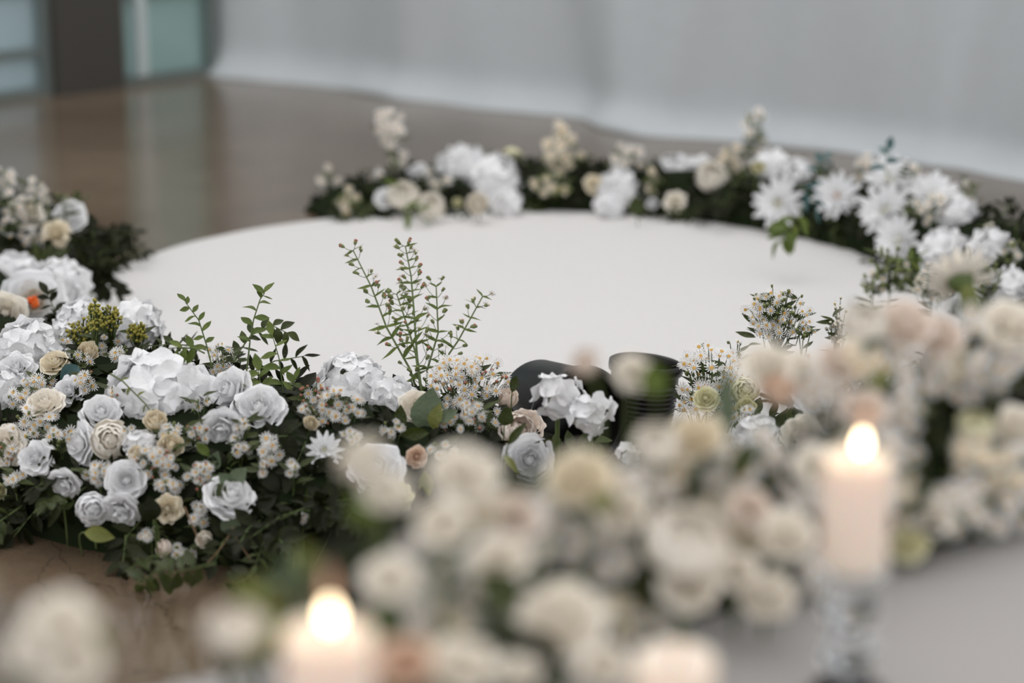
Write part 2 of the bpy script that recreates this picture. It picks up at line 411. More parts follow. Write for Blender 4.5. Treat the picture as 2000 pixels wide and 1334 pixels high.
def heart_mesh(kind, mat, var):
    key = ('heart', kind, mat, var)
    if key in CACHE: return CACHE[key]
    v, f = [], []
    lay = [0, 1]
    for l in lay:
        cnt = 3 if l == 0 else 4
        for q in range(cnt):
            m = petal_mesh(kind, l, (q + var) % 3, mat); b = len(v); a = 2 * PI * q / cnt + l * .7 + var
            Rm = Matrix.Rotation(a, 3, 'Z') @ Matrix.Scale(1 - .07 * q, 3)
            v += [Rm @ x.co for x in m.vertices]; f += [tuple(b + i for i in p.vertices) for p in m.polygons]
    zc, rc = {'ranunculus': (.62, .30), 'rose': (.48, .2), 'bud': (1.05, .2), 'ragged': (.38, .2)}[kind]
    for q in range(5):                       # folded innermost petals closing the middle
        b = len(v); a = 2 * PI * q / 5; N = 5
        for j in range(N + 1):
            t = j / N
            for u in (-1, 0, 1):
                r = rc * math.cos(t * PI * .5) + .02; az = a + u * .72
                v.append(Vector((r * math.cos(az), r * math.sin(az), zc - .25 + .32 * math.sin(t * PI * .5) + .03 * u)))
        for j in range(N):
            for u in range(2): k = b + j * 3 + u; f.append((k, k + 1, k + 4, k + 3))
    CACHE[key] = mesh('heart', v, f, M[mat]); return CACHE[key]
def calyx_mesh(mat='leaf'):
    key = ('calyx', mat)
    if key in CACHE: return CACHE[key]
    v, f = [Vector((0, 0, -.28))], []
    for q in range(5):
        a = 2 * PI * q / 5
        for (r, z, da) in ((.13, -.2, -.6), (.13, -.2, .6), (.42, -.02, -.22), (.42, -.02, .22), (.66, -.1, 0)):
            v.append(Vector((r * math.cos(a + da), r * math.sin(a + da), z)))
        b = 1 + q * 5; f += [(0, b, b + 1), (b, b + 2, b + 3, b + 1), (b + 2, b + 4, b + 3)]
    CACHE[key] = mesh('calyx', v, f, M[mat]); return CACHE[key]
def leaf_mesh(kind, mat, var=0):
    key = ('leaf', kind, mat, var)
    if key in CACHE: return CACHE[key]
    wd, pw, droop = {'oval': (.26, 1.0, .18), 'lance': (.15, .9, .2), 'round': (.40, .8, .1), 'strap': (.06, .8, .3), 'frond': (.12, .7, .25)}[kind]
    v, f = [], []; N = 7
    for j in range(N + 1):
        t = j / N; w_ = wd * (math.sin(PI * min(1, .03 + t * .97) ** pw)) + .004
        zc = -droop * t * t + .05 * math.sin(t * 5 + var)
        tw = .25 * math.sin(var * 2.1 + t * 2)
        for u in (-1, -.5, 0, .5, 1):
            y = u * w_; z = zc + abs(u) * w_ * .35 + tw * y
            v.append(Vector((t, y, z)))
    for j in range(N):
        for i in range(4):
            a = j * 5 + i; f.append((a, a + 1, a + 6, a + 5))
    f = [tuple(reversed(q)) for q in f]
    CACHE[key] = mesh('leaf', v, f, M[mat]); return CACHE[key]
def floret_mesh(mat, var):
    key = ('floret', mat, var)
    if key in CACHE: return CACHE[key]
    rr = random.Random(var * 5 + 3); v, f = [Vector((0, 0, 0))], []
    for q in range(4):
        a0 = PI / 2 * q + rr.uniform(-.12, .12); ph = rr.uniform(0, 6); tl = rr.uniform(.05, .38)
        b = len(v); NJ, NI = 4, 4
        for j in range(1, NJ + 1):
            t = j / NJ
            for i in range(NI + 1):
                u = -1 + 2 * i / NI
                w_ = .62 * math.sin(PI * (.08 + .74 * t)) ** .8
                x = t * (1 - .14 * u * u * t); y = u * w_
                z = tl * t * t + .10 * t * math.sin(3 * u + ph) - .12 * u * u * t + .04 * (q % 2)
                c, s = math.cos(a0), math.sin(a0); v.append(Vector((x * c - y * s, x * s + y * c, z)))
        for i in range(NI): f.append((0, b + i, b + i + 1))
        for j in range(NJ - 1):
            for i in range(NI):
                a = b + j * (NI + 1) + i; f.append((a, a + NI + 1, a + NI + 2, a + 1))
    CACHE[key] = mesh('floret', v, f, M[mat]); return CACHE[key]
def daisy_mesh(ray_, disc, var):
    key = ('daisy', ray_, disc, var)
    if key in CACHE: return CACHE[key]
    rr = random.Random(var + 11); v, f, mi = [Vector((0, 0, .16))], [], []; n = 13
    for q in range(n * 2):
        a = PI * q / n; v.append(Vector((.26 * math.cos(a), .26 * math.sin(a), .04)))
    for q in range(n * 2): f.append((0, 1 + q, 1 + (q + 1) % (n * 2))); mi.append(1)
    for q in range(n):
        a = PI * (2 * q + .5) / n; L = rr.uniform(.82, 1.05); up = rr.uniform(-.05, .25)
        b = len(v); i0, i1 = 1 + 2 * q, 1 + (2 * q + 1) % (n * 2)
        for (r, da) in ((.62, -.125), (.62, .125), (L, -.05), (L, .05)):
            v.append(Vector((r * math.cos(a + da), r * math.sin(a + da), .04 + up * r)))
        f += [(i0, b, b + 1, i1), (b, b + 2, b + 3, b + 1)]; mi += [0, 0]
    CACHE[key] = mesh('daisy', v, f, [M[ray_], M[disc]], True, mi); return CACHE[key]
def bud_mesh(mat, tip, var=0):
    key = ('bud', mat, tip)
    if key in CACHE: return CACHE[key]
    mb = MB(); mb.lathe([(.02, -.9), (.30, -.7), (.52, -.2), (.46, .25)], 7, 0); mb.lathe([(.46, .25), (.62, .55), (.35, .85), (.02, .95)], 7, 1)
    CACHE[key] = mesh('bud', mb.v, mb.f, [M[mat], M[tip]], True, mb.m); return CACHE[key]
def strap_mesh(mat, var):
    key = ('strap', mat, var)
    if key in CACHE: return CACHE[key]
    v, f = [], []; N = 6
    for j in range(N + 1):
        t = j / N; w_ = .15 * math.sin(PI * (.12 + .80 * t)) + .005
        ang = .35 - (.9 + .15 * var) * t
        x = t; z = -.1 * t + (.30 + .1 * var) * t * t
        for u in (-1, 0, 1): v.append(Vector((x, u * w_, z + abs(u) * w_ * .5)))
    for j in range(N):
        for i in range(2): a = j * 3 + i; f.append((a, a + 3, a + 4, a + 1))
    CACHE[key] = mesh('petal', v, f, M[mat]); return CACHE[key]

# ------------------------------------------------------------------ flower builders
BLOOMS = []                # centre and radius of every bloom, so that the filler leaves keep clear of them
def note(p, r): x, y, Z = project(p); BLOOMS.append((p.copy(), r, x, y, Z))
def clear(p, pad, front=True):
    x, y, Z = project(p)
    for (c, r, bx, by, bZ) in BLOOMS:
        rp = (r * .92 + pad) * F / bZ
        if abs(bx - x) < rp and abs(by - y) < rp and (bx - x) ** 2 + (by - y) ** 2 < rp * rp and (front and Z < bZ - .004 or (p - c).length < r): return False
    return True
def stem_to(e, p, nrm, Rw, root, mat='stem', thick=.0016):
    """stem from the back of the bloom down into its bed, in the coordinates of e (an unrotated empty)"""
    o = e.location; a = p - nrm * Rw * .25 - o; b = root - o
    mid = a - nrm * min(.05, (a - b).length * .5)
    mb = MB(); mb.tube(bez(a, mid, b, 6), thick, thick * 1.2, 5); mb.build('stem', M[mat], e)
def place(key, x, y, Z=None):
    if Z is None:
        p, nn, Z, on = hit(key, x, y)
    else:
        ph_, nn_, i_, ds_ = BED[key]['bvh'].ray_cast(CAM, ray(x, y).normalized())
        if ph_ is not None and depth(ph_) < Z + .03: Z = depth(ph_) - .03       # never buried in its bed
        p = pixZ(x, y, Z); nn = Vector((0, -.45, .9)).normalized(); on = False
    if on: p = p + nn * .016 + (CAM - p).normalized() * .014; Z = depth(p)
    zb = BED[key]['frames'][0][2]
    root = Vector((p.x, p.y + (.02 if not on else .015), zb + .004))
    return p, nn, Z, root
def facing(nn, p, face, jit=.18):
    c = (CAM - p).normalized()
    if isinstance(face, Vector): d_ = face
    else: d_ = nn * (1 - face) + c * face
    return (d_.normalized() + rv(jit)).normalized()
def rose(key, x, y, r, kind, mat, label, face=.5, Z=None, group=None, heart=None, name=None, jit=.15, leaves=0, outer=True):
    p, nn, Z, root = place(key, x, y, Z); Rw = r * (1.1 if key == 'front' else 1.0) * Z / F
    fc = facing(nn, p, face, jit)
    note(p, Rw)
    e = empty(name or {'rose': 'rose', 'ranunculus': 'ranunculus', 'bud': 'rosebud', 'ragged': 'garden_rose'}[kind], root, label, 'flower', group)
    c = p - fc * Rw * .25 - root
    roll = R_.uniform(0, 6.28)
    link('heart', heart_mesh(kind, heart or mat, R_.randrange(3)), e, TM(c, fc, roll, Rw))
    layers = [2, 3, 4] if kind != 'bud' else [2, 3]
    if not outer: layers = layers[:-1]
    for l in layers:
        cnt = 5 if l < 4 else 5
        for q in range(cnt):
            a = roll + 2 * PI * (q + .5 * (l % 2)) / cnt + R_.uniform(-.15, .15)
            tilt = fc + rv(.07)
            link('petal', petal_mesh(kind, l, R_.randrange(3), mat), e, TM(c, tilt, a, Rw * R_.uniform(.93, 1.05)))
    link('calyx', calyx_mesh(), e, TM(c, fc, roll, Rw))
    for q in range(leaves):
        dl = (fc.cross(rv()).normalized() * 1.0 - fc * .1).normalized()
        Mx = frame(dl).to_4x4(); Mx = TM(c - fc * Rw * .2, fc, R_.uniform(0, 6.28), Rw * R_.uniform(.9, 1.4))
        link('leaf', leaf_mesh('oval', 'leaf', q % 3), e, Mx)
    stem_to(e, p, fc, Rw, root)
    return e
def hydrangea(key, x, y, r, label, mat='white', n=40, fl=.36, Z=None, group=None, squash=.85, face=.35, name='hydrangea', spread=1.0):
    p, nn, Z, root = place(key, x, y, Z); Rw = r * Z / F; fc = facing(nn, p, face, .1)
    note(p, Rw)
    e = empty(name, root, label, 'flower', group); c = p - fc * Rw * .35 - root
    B = frame(fc); ga = PI * (3 - math.sqrt(5))
    mb = MB()
    mb.lathe([(.02, -.62), (.32, -.5), (.52, -.1), (.46, .3), (.2, .55), (.02, .6)], 14)
    mb.build('flower_core', M['olive'], e, True, TM(c, fc, 0, Rw * .9))
    for i in range(n):
        h = 1 - (i + .5) / n * 1.45; rr = math.sqrt(max(0, 1 - h * h)); a = ga * i
        dl = B @ Vector((rr * math.cos(a), rr * math.sin(a), h * squash)); pos = c + dl * Rw * R_.uniform(.66, .82) * (spread if spread <= 1 else R_.uniform(.7, spread))
        link('floret', floret_mesh(mat, R_.randrange(6)), e, TM(pos, (dl.normalized() + rv(.35)).normalized(), R_.uniform(0, 6.28), Rw * fl * R_.uniform(.85, 1.15)))
    stem_to(e, p, fc, Rw * 1.5, root, 'stem', .0028)
    return e
def mum(key, x, y, r, label, mat='white', Z=None, group=None, face=.5, centre='lemon', name='chrysanthemum'):
    p, nn, Z, root = place(key, x, y, Z); Rw = r * Z / F; fc = facing(nn, p, face, .1)
    note(p, Rw)
    e = empty(name, root, label, 'flower', group); c = p - fc * Rw * .2 - root
    for ring, (cnt, L, el) in enumerate(((13, 1.0, -.05), (12, .88, .25), (10, .74, .55), (8, .56, .85), (5, .40, 1.15))):
        for q in range(cnt):
            a = 2 * PI * (q + .5 * (ring % 2)) / cnt + R_.uniform(-.1, .1)
            Mx = TM(c, fc, a, 1) @ Matrix.Rotation(-el + R_.uniform(-.12, .12), 4, 'Y') @ Matrix.Scale(Rw * L * R_.uniform(.92, 1.06), 4)
            link('petal', strap_mesh(mat, ring % 2), e, Mx)
    mb = MB(); mb.lathe([(.02, -.18), (.22, -.1), (.28, .08), (.18, .24), (.01, .3)], 12); mb.build('flower_disc', M[centre], e, True, TM(c, fc, 0, Rw * .8))
    mb = MB(); mb.lathe([(.02, -.36), (.2, -.3), (.32, -.12), (.36, 0)], 10); mb.build('calyx', M['stem'], e, True, TM(c, fc, 0, Rw))
    stem_to(e, p, fc, Rw, root, 'stem', .002)
    return e
def aster(key, x, y, w_, h_, n, label, Z=None, group=None, r=11, open_=.75, bud=('greenbud', 'greenbud'), ray_='ray', disc='disc', name='aster_spray', leafn=4, yroot=None, deep=.7, pull=0):
    p, nn, Z, root = place(key, x, y, Z)
    if pull: Z -= pull; p = pixZ(x, y, Z)
    s = Z / F
    if yroot:
        root = pixZ(yroot[0], yroot[1], Z)
    note(p - RT * w_ * s * .45, h_ * s * .6); note(p + RT * w_ * s * .45, h_ * s * .6); note(p, min(w_, h_) * s * .95)
    e = empty(name, root, label, 'flower', group); mb = MB()
    if group: FILLERS.append((e, p, 'daisy cluster' if key == 'front' else 'blurred aster cloud'))
    axis = (p - root); ax = axis.normalized()
    mb.tube(bez(Vector((0, 0, 0)), axis * .5 + rv(.006), axis + UP * h_ * s * .3, 6), .0016, .0007, 5)
    for i in range(n):
        while True:
            q = rv()
            if q.length < 1: break
        tip = axis + RT * q.x * w_ * s + UP * q.y * h_ * s + FWD * (q.z * .8 - .2) * w_ * deep * s
        nd = axis + RT * q.x * w_ * .7 * s + UP * (q.y - R_.uniform(.3, .6)) * h_ * s + FWD * q.z * w_ * .2 * s
        if i % 4 == 0: mb.tube(bez(axis * .6, axis * .85 + RT * q.x * w_ * .2 * s, nd, 3), .0010, .0008, 3, 0, False)
        mb.tube(bez(nd, nd.lerp(tip, .5) + ax * .012, tip, 3), .0008, .0005, 3, 0, False)
        dr = (ax * .25 + (tip - axis).normalized() * .45 + (CAM - p).normalized() * 1.0 + rv(.4)).normalized()
        if R_.random() < open_:
            link('daisy', daisy_mesh(ray_, disc, R_.randrange(3)), e, TM(tip, dr, R_.uniform(0, 6), r * s * R_.uniform(.8, 1.15)))
        else:
            link('bud', bud_mesh(*bud), e, TM(tip, (dr + ax).normalized(), 0, r * s * R_.uniform(.36, .55) * (1.4 if open_ < .45 else 1)))
    mb.build('branching_stem', M['stem'], e)
    for i in range(leafn + (n // 4 if open_ > 0 else 0)):
        q = axis * R_.uniform(.3, 1.0) if i < leafn else axis + RT * R_.uniform(-.7, .7) * w_ * s + UP * R_.uniform(-.9, .5) * h_ * s + FWD * w_ * .15 * s
        dl = (RT * R_.choice((-1, 1)) * R_.uniform(.6, 1) + UP * R_.uniform(.2, .8) + FWD * R_.uniform(-.6, .4)).normalized()
        leaf_at(e, q, dl, R_.uniform(.018, .032), 'lance', 'leaf')
    return e
def leaf_at(e, pos, dl, L, kind, mat, nrm=None):
    dl = dl.normalized(); up = nrm or (Vector((0, 0, 1)) + (CAM - e.location - pos).normalized() * .6 + rv(.5))
    y = up.cross(dl)
    if y.length < 1e-4: y = Vector((1, 0, 0)).cross(dl)
    y.normalize(); z = dl.cross(y)
    Mx = Matrix((dl, y, z)).transposed().to_4x4(); Mx.translation = pos
    link('leaf', leaf_mesh(kind, mat, R_.randrange(3)), e, Mx @ Matrix.Scale(L, 4))
def twig(pts, label, cat='twig', group=None, n=9, L=.03, kind='oval', mat='leaf', stem='stem', name='leafy_twig', tip=True, spread=.9, r=.0013):
    """pts: world polyline from root to tip"""
    o = pts[0]; q = [p - o for p in pts]
    path = []
    for i in range(len(q) - 1): path += [q[i].lerp(q[i + 1], t / 4) for t in range(4)]
    path.append(q[-1])
    e = empty(name, o, label, cat, group); mb = MB(); mb.tube(path, r, r * .5, 5); mb.build('stem', M[stem], e)
    if group: FILLERS.append((e, pts[len(pts) // 2], 'blurred leafy sprig' if 'platform' in group else 'leafy sprig on the floor' if 'floor' in group else 'leafy sprig'))
    for i in range(n):
        t = .22 + .78 * (i + .5) / n; k = min(len(path) - 2, int(t * (len(path) - 1))); fr = t * (len(path) - 1) - k
        pos = path[k].lerp(path[k + 1], min(1, fr)); dr = (path[k + 1] - path[k]).normalized()
        side = dr.cross((CAM - o).normalized()).normalized() * (1 if i % 2 else -1)
        dl = dr * (1 - spread * .6) + side * spread + rv(.3)
        leaf_at(e, pos, dl, L * R_.uniform(.75, 1.15) * (1 - .25 * t), kind, mat)
    if tip: leaf_at(e, path[-1], path[-1] - path[-2], L * .8, kind, mat)
    return e
NZ = (H - PH) / .84                     # near things are measured for a platform .84 m under the lens
def px_path(Z, *pts, dz=0): return [pixZ(x, y, Z + dz * i / max(1, len(pts) - 1)) for i, (x, y) in enumerate(pts)]

# ------------------------------------------------------------------ the large garland before the rug
g = 'front'
hydrangea(g, 314, 772, 120, 'largest white hydrangea head in the front garland', n=50, fl=.36)
hydrangea(g, 690, 738, 84, 'white hydrangea head at the foot of the tall budding aster', n=42, fl=.34)
hydrangea(g, 770, 790, 52, 'small white hydrangea head beside the grey-green leaf', n=26, fl=.42)
hydrangea(g, 62, 690, 78, 'white hydrangea head hanging below the orange-centred peony', n=40, fl=.36)
hydrangea(g, 8, 775, 62, 'white hydrangea cut by the picture edge above the daisies', n=30, fl=.42)
hydrangea(g, 165, 612, 60, 'white hydrangea head behind the yellow goldenrod', n=34, fl=.36)
hydrangea(g, 268, 622, 62, 'white hydrangea head leaning over the rug behind the goldenrod', n=34, fl=.36)
hydrangea(g, 112, 548, 66, 'white hydrangea head beside the dark leafy twigs at the rug edge', n=36, fl=.36, Z=3.95)
hydrangea(g, 25, 535, 58, 'white hydrangea head behind the orange-centred peony', n=32, fl=.38, Z=3.98)
hydrangea(g, 130, 665, 44, 'small white hydrangea between the peony and the cream bud', n=24, fl=.42)
hydrangea(g, 280, 885, 36, 'little white hydrangea tucked between the cabbage rose and the cream buds', n=16, fl=.5)
hydrangea(g, 625, 750, 30, 'loose white florets at the edge of the hydrangea over the rug', n=14, fl=.5)
e = rose(g, 65, 590, 54, 'rose', 'white', 'white peony with a bright orange centre', .75, 3.72, name='peony', heart='ivory', jit=.02)
pc_, pr_ = BLOOMS[-1][0], BLOOMS[-1][1]
for q in range(9):
    to = (CAM - pc_).normalized(); p = pc_ + to * pr_ * .42 + RT * R_.uniform(-8, 8) * 3.7 / F + UP * R_.uniform(-10, 12) * 3.7 / F
    mbx = MB(); mbx.lathe([(.001, -.016), (.0035, -.006), (.0048, 0), (.003, .005), (.0005, .007)], 8)
    mbx.build('stamen', M['orange'], e, True, TM(p - e.location, to + rv(.4), 0, 1))
rose(g, 10, 612, 36, 'rose', 'ivory', 'pale ranunculus beside the orange-centred peony', .7, 3.68)
rose(g, 506, 818, 47, 'rose', 'white', 'open white rose highest on the garland beneath the leafy twig', .45)
rose(g, 448, 785, 40, 'rose', 'white', 'white rose turned sideways against the largest hydrangea', Vector((-.5, -.7, .5)))
rose(g, 226, 876, 38, 'ranunculus', 'ivory', 'round cabbage rose facing out at the middle of the garland', .85, jit=.05)
rose(g, 190, 1000, 32, 'ranunculus', 'white', 'lowest white ranunculus resting just above the bare floor', .9, jit=.05)
rose(g, 156, 882, 35, 'ragged', 'white', 'crumpled white rose beside the round cabbage rose', Vector((-.6, -.5, .3)))
rose(g, 203, 823, 34, 'rose', 'white', 'white rose just above the round cabbage rose', .4)
rose(g, 256, 948, 36, 'rose', 'white', 'drooping white rose over the lowest ranunculus, upper bloom', .55)
rose(g, 250, 1002, 32, 'ragged', 'white', 'drooping white rose over the lowest ranunculus, lower bloom', Vector((-.1, -.7, -.4)))
rose(g, 456, 982, 44, 'rose', 'white', 'wide wilted white rose alone among dark leaves', Vector((.1, -.45, .8)))
rose(g, 440, 858, 36, 'rose', 'white', 'crumpled white rose below the open rose', Vector((-.3, -.8, -.1)))
rose(g, 306, 846, 25, 'bud', 'cream', 'tall cream rosebud under the largest hydrangea', Vector((.05, -.35, .9)))
rose(g, 336, 892, 26, 'bud', 'cream', 'cream rosebud tilted beside the dense daisies', Vector((.3, -.6, .5)))
rose(g, 270, 908, 17, 'bud', 'cream', 'small cream bud on top of the drooping rose', .4)
rose(g, 331, 995, 24, 'ragged', 'cream', 'small cream rose half hidden by a dark leaf', .6)
rose(g, 336, 1068, 20, 'bud', 'blush', 'pale blush rosebud low among trailing leaves', Vector((-.8, -.5, .2)))
rose(g, 413, 1047, 18, 'bud', 'ivory', 'small ivory bud below the wide wilted rose', .5)
rose(g, 172, 692, 22, 'bud', 'cream', 'round cream bud among the goldenrod', Vector((.1, -.5, .8)), 3.45)
rose(g, 110, 728, 26, 'rose', 'cream', 'cream rose beside the grey-teal leaf', .4)
rose(g, 146, 778, 28, 'ragged', 'white', 'small white rose under the grey-teal leaf', .5)
rose(g, 92, 808, 34, 'rose', 'ivory', 'ivory rose above the daisies at the outer end', .45)
rose(g, 84, 908, 30, 'ragged', 'white', 'white rose below the daisies at the outer end', .55)
rose(g, 22, 880, 34, 'ragged', 'ivory', 'shaded ivory rose cut by the picture edge', .5)
rose(g, 8, 962, 22, 'bud', 'lemon', 'greenish white bud lying at the floor by the picture edge', .5)
rose(g, 140, 952, 26, 'ragged', 'white', 'white petals hanging beside the lowest ranunculus', Vector((-.2, -.6, -.3)))
rose(g, 38, 738, 30, 'ragged', 'white', 'white rose beneath the hanging hydrangea', .5)
rose(g, 815, 815, 32, 'rose', 'ivory', 'ivory rose held between a dark and a grey-green leaf', .55)
rose(g, 810, 908, 18, 'rose', 'peach', 'small peach rose with yellow-green leaves beneath it', .85, jit=.05)
rose(g, 606, 851, 16, 'bud', 'cream', 'tiny cream bud under the white daisies', .7)
rose(g, 1031, 826, 30, 'rose', 'blush', 'blush rose next to the open black pot', .45)
rose(g, 992, 785, 24, 'bud', 'blush', 'pointed blush rosebud against the dense daisies', Vector((-.1, -.3, 1)))
rose(g, 995, 858, 40, 'ranunculus', 'blush', 'blush cabbage rose above the lowest rose by the pot', .5)
rose(g, 1018, 912, 43, 'rose', 'white', 'white rose facing out just under the blush cabbage rose', .85, jit=.06)
mum(g, 628, 892, 38, 'white chrysanthemum half hidden by a blurred rose', 'white', face=.7)
rose(g, 735, 935, 50, 'rose', 'white', 'white rose in shade behind the blurred rose', .6)
rose(g, 778, 982, 24, 'ragged', 'lemon', 'small lemon white blossom in the shade', .6)
hydrangea(g, 800, 1062, 34, 'shaded white hydrangea low behind the candle', n=16, fl=.5)
rose(g, 940, 1035, 20, 'bud', 'lemon', 'pale bud below the white rose by the pots', .5)
rose(g, 135, 420, 30, 'rose', 'white', 'white rose at the far tip of the garland beside the floor', .3, 4.28)
rose(g, 48, 415, 32, 'ragged', 'ivory', 'ivory rose among the far daisies at the picture edge', .3, 4.26)
rose(g, 108, 455, 24, 'ragged', 'cream', 'cream rose below the far daisies', .4, 4.2)

aster(g, 86, 770, 32, 20, 26, 'tight cushion of white daisies over the ivory rose')
aster(g, 72, 848, 54, 38, 30, 'open daisy spray with long stalks at the outer end of the garland', r=12)
aster(g, 150, 708, 28, 22, 14, 'daisies in front of the cream bud among the goldenrod', r=12, Z=3.36)
aster(g, 205, 690, 46, 44, 30, 'daisy spray rising behind the cream bud', r=10, Z=3.5)
aster(g, 308, 922, 46, 34, 40, 'dense daisy cushion with rosy buds beside the drooping rose', bud=('greenbud', 'redbud'), r=11, open_=.7)
aster(g, 208, 932, 26, 24, 18, 'daisies tucked under the round cabbage rose')
aster(g, 398, 935, 26, 32, 24, 'daisies beside the wide wilted rose', bud=('greenbud', 'redbud'))
aster(g, 345, 868, 30, 26, 16, 'daisies behind the tilted cream rosebud', r=12)
aster(g, 338, 955, 26, 14, 12, 'small daisies over the half hidden cream rose', r=12)
aster(g, 540, 888, 26, 28, 14, 'bright daisies among dark leaves beneath the open rose', r=14, open_=.95)
aster(g, 655, 818, 68, 38, 60, 'broad bank of daisies with rosy buds below the hydrangea', bud=('greenbud', 'redbud'), r=11)
aster(g, 616, 790, 30, 30, 16, 'rosy aster buds at the rug edge beside the hydrangea', bud=('greenbud', 'redbud'), open_=.35, r=10)
aster(g, 915, 755, 82, 66, 150, 'largest mass of pink tinged daisies before the black pot', bud=('greenbud', 'redbud'), r=12, open_=.75, leafn=10)
aster(g, 905, 838, 72, 36, 48, 'daisies below the largest daisy mass', bud=('greenbud', 'redbud'), r=11)
aster(g, 432, 712, 32, 44, 30, 'leafy daisy spray behind the leafy twigs over the rug', r=10, leafn=12)
aster(g, 372, 1075, 22, 18, 12, 'daisies low beside the blush rosebud', r=11, open_=.95)
aster(g, 50, 942, 26, 20, 10, 'daisies hanging over the floor at the outer end', r=12)
aster(g, 404, 1010, 20, 22, 10, 'few daisies below the wide wilted rose', r=12)
aster(g, 590, 1015, 12, 9, 6, 'tiny daisies deep in the dark leaves', r=9)
aster(g, 385, 805, 22, 20, 8, 'scattered daisies between hydrangea and crumpled rose', r=9)
aster(g, 120, 870, 30, 24, 14, 'daisies beside the crumpled white rose', r=12)
for (x, y, w_, h_, n) in ((40, 800, 30, 22, 14), (175, 760, 26, 22, 14), (240, 700, 24, 20, 12), (270, 870, 22, 18, 10), (390, 870, 24, 24, 14), (470, 890, 20, 20, 8), (580, 930, 18, 16, 8), (690, 880, 30, 24, 14), (760, 860, 22, 20, 10), (860, 900, 26, 20, 12), (30, 900, 22, 20, 10), (300, 1040, 18, 16, 8), (110, 690, 22, 18, 10), (480, 850, 18, 16, 8), (520, 930, 14, 12, 6), (230, 790, 18, 14, 8)):
    aster(g, x, y, w_, h_, n, 'small daisy cluster filling a gap between the front garland blooms', group='gap filling daisies', r=11, bud=('greenbud', R_.choice(('greenbud', 'redbud'))))
for (x, y, w_, h_, n, lab) in ((10, 352, 16, 30, 14, 'tallest daisy spire at the far tip of the garland'), (66, 365, 16, 18, 9, 'short daisy spire beside the tallest far spire'),
        (28, 405, 42, 34, 26, 'daisies round the far ivory rose'), (125, 385, 14, 9, 5, 'small buds over the far white rose'), (66, 468, 32, 24, 16, 'daisies hanging under the far ivory rose'), (20, 450, 26, 30, 14, 'daisies at the picture edge under the far ivory rose'), (92, 395, 14, 26, 10, 'daisies between the far ivory and white roses')):
    aster(g, x, y, w_, h_, n, lab, Z=4.24, r=9, open_=.7)
for (x, y, w_, h_, lab) in ((215, 622, 26, 26, 'brightest yellow goldenrod plume over the hydrangea'), (160, 648, 30, 26, 'low olive goldenrod tuft beside the cream bud'), (185, 620, 14, 34, 'slender goldenrod stalk between two tufts'), (268, 650, 22, 20, 'golden tuft nearest the leafy twigs')):
    aster(g, x, y, w_, h_, 90, lab, pull=.08, r=7.5, open_=0, bud=('gold', 'gold'), name='goldenrod', leafn=5)

# tall budding aster rising over the rug
def tall_aster(label, Z, stems, rootpx):
    root = pixZ(*rootpx, Z); e = empty('tall_aster', root, label, 'flower'); mb = MB(); s = Z / F
    for pts in stems:
        P = [pixZ(x, y, Z + .02 * i) - root for i, (x, y) in enumerate(pts)]
        path = []
        for i in range(len(P) - 1): path += [P[i].lerp(P[i + 1], t / 4) for t in range(4)]
        path.append(P[-1]); mb.tube(path, .0019, .0009, 5)
        K = len(path)
        for i in range(2, K):
            t = i / (K - 1)
            dr = (path[i] - path[i - 1]).normalized()
            for sgn in ((-1, 1) if t > .35 else ((-1,) if i % 2 else (1,))):
                if R_.random() < .92:
                    L = (30 + 16 * (1 - t)) * s * R_.uniform(.5, 1.1)
                    side = dr.cross(FWD).normalized() * sgn
                    tip = path[i] + dr * L * .75 + side * L * .6 + FWD * R_.uniform(-.5, .5) * L
                    mb.tube(bez(path[i], path[i] + dr * L * .2 + side * L * .35, tip, 3), .0006, .0004, 3, 0, False)
                    for q in range(2 if t > .6 else 1):
                        tp = tip + rv(5 * s) * q
                        if R_.random() < .24: link('daisy', daisy_mesh('ray', 'disc', R_.randrange(3)), e, TM(tp, (dr + rv(.5)).normalized(), 0, 8 * s))
                        else: link('bud', bud_mesh('greenbud', R_.choice(('greenbud', 'greenbud', 'redbud', 'creamray'))), e, TM(tp, (tip - path[i]).normalized(), 0, 6.2 * s * R_.uniform(.8, 1.2)))
                if R_.random() < .75:
                    side = dr.cross(FWD).normalized() * sgn
                    leaf_at(e, path[i], dr * R_.uniform(.2, .8) + side + rv(.3), R_.uniform(26, 46) * s * (1.1 - .5 * t), 'frond', 'bright')
    mb.build('branching_stem', M['stem'], e); return e
tall_aster('tall green aster in bud rising over the white rug', 3.30, [
    [(826, 800), (800, 720), (755, 640), (725, 560), (690, 490)], [(828, 800), (815, 700), (808, 600), (803, 540), (792, 482)],
    [(830, 800), (835, 720), (856, 650), (852, 560)], [(830, 800), (850, 730), (895, 665), (942, 580)], [(826, 790), (812, 690), (790, 620), (775, 575)]], (828, 830))

# leafy twigs
def lt(label, Z, pts, L=.03, n=8, kind='oval', mat='bright', **k): return twig(px_path(Z - (.07 if 3.1 < Z < 3.3 else 0), *pts), label, n=n, L=L, kind=kind, mat=mat, **k)
lt('tallest leafy twig rising over the rug with a single top leaf', 3.28, [(480, 740), (488, 670), (495, 625), (508, 585), (517, 572)], .024, 9)
lt('bushy dark twig leaning toward the tallest twig', 3.30, [(440, 745), (465, 690), (490, 655), (530, 635), (560, 650)], .026, 12, mat='leaf')
lt('slender twig with tiny top leaves over the largest hydrangea', 3.26, [(415, 720), (402, 670), (388, 625), (362, 590)], .02, 10)
lt('low twig with pale leaves lying on the largest hydrangea', 3.22, [(400, 690), (380, 680), (350, 680), (325, 705)], .026, 7)
lt('long twig creeping over the rug behind the hydrangea', 3.36, [(420, 690), (380, 675), (330, 672), (300, 676)], .02, 7, mat='leaf')
lt('upright twig nearest the hydrangea over the rug with round leaves', 3.26, [(555, 800), (550, 740), (545, 700), (532, 655)], .026, 7)
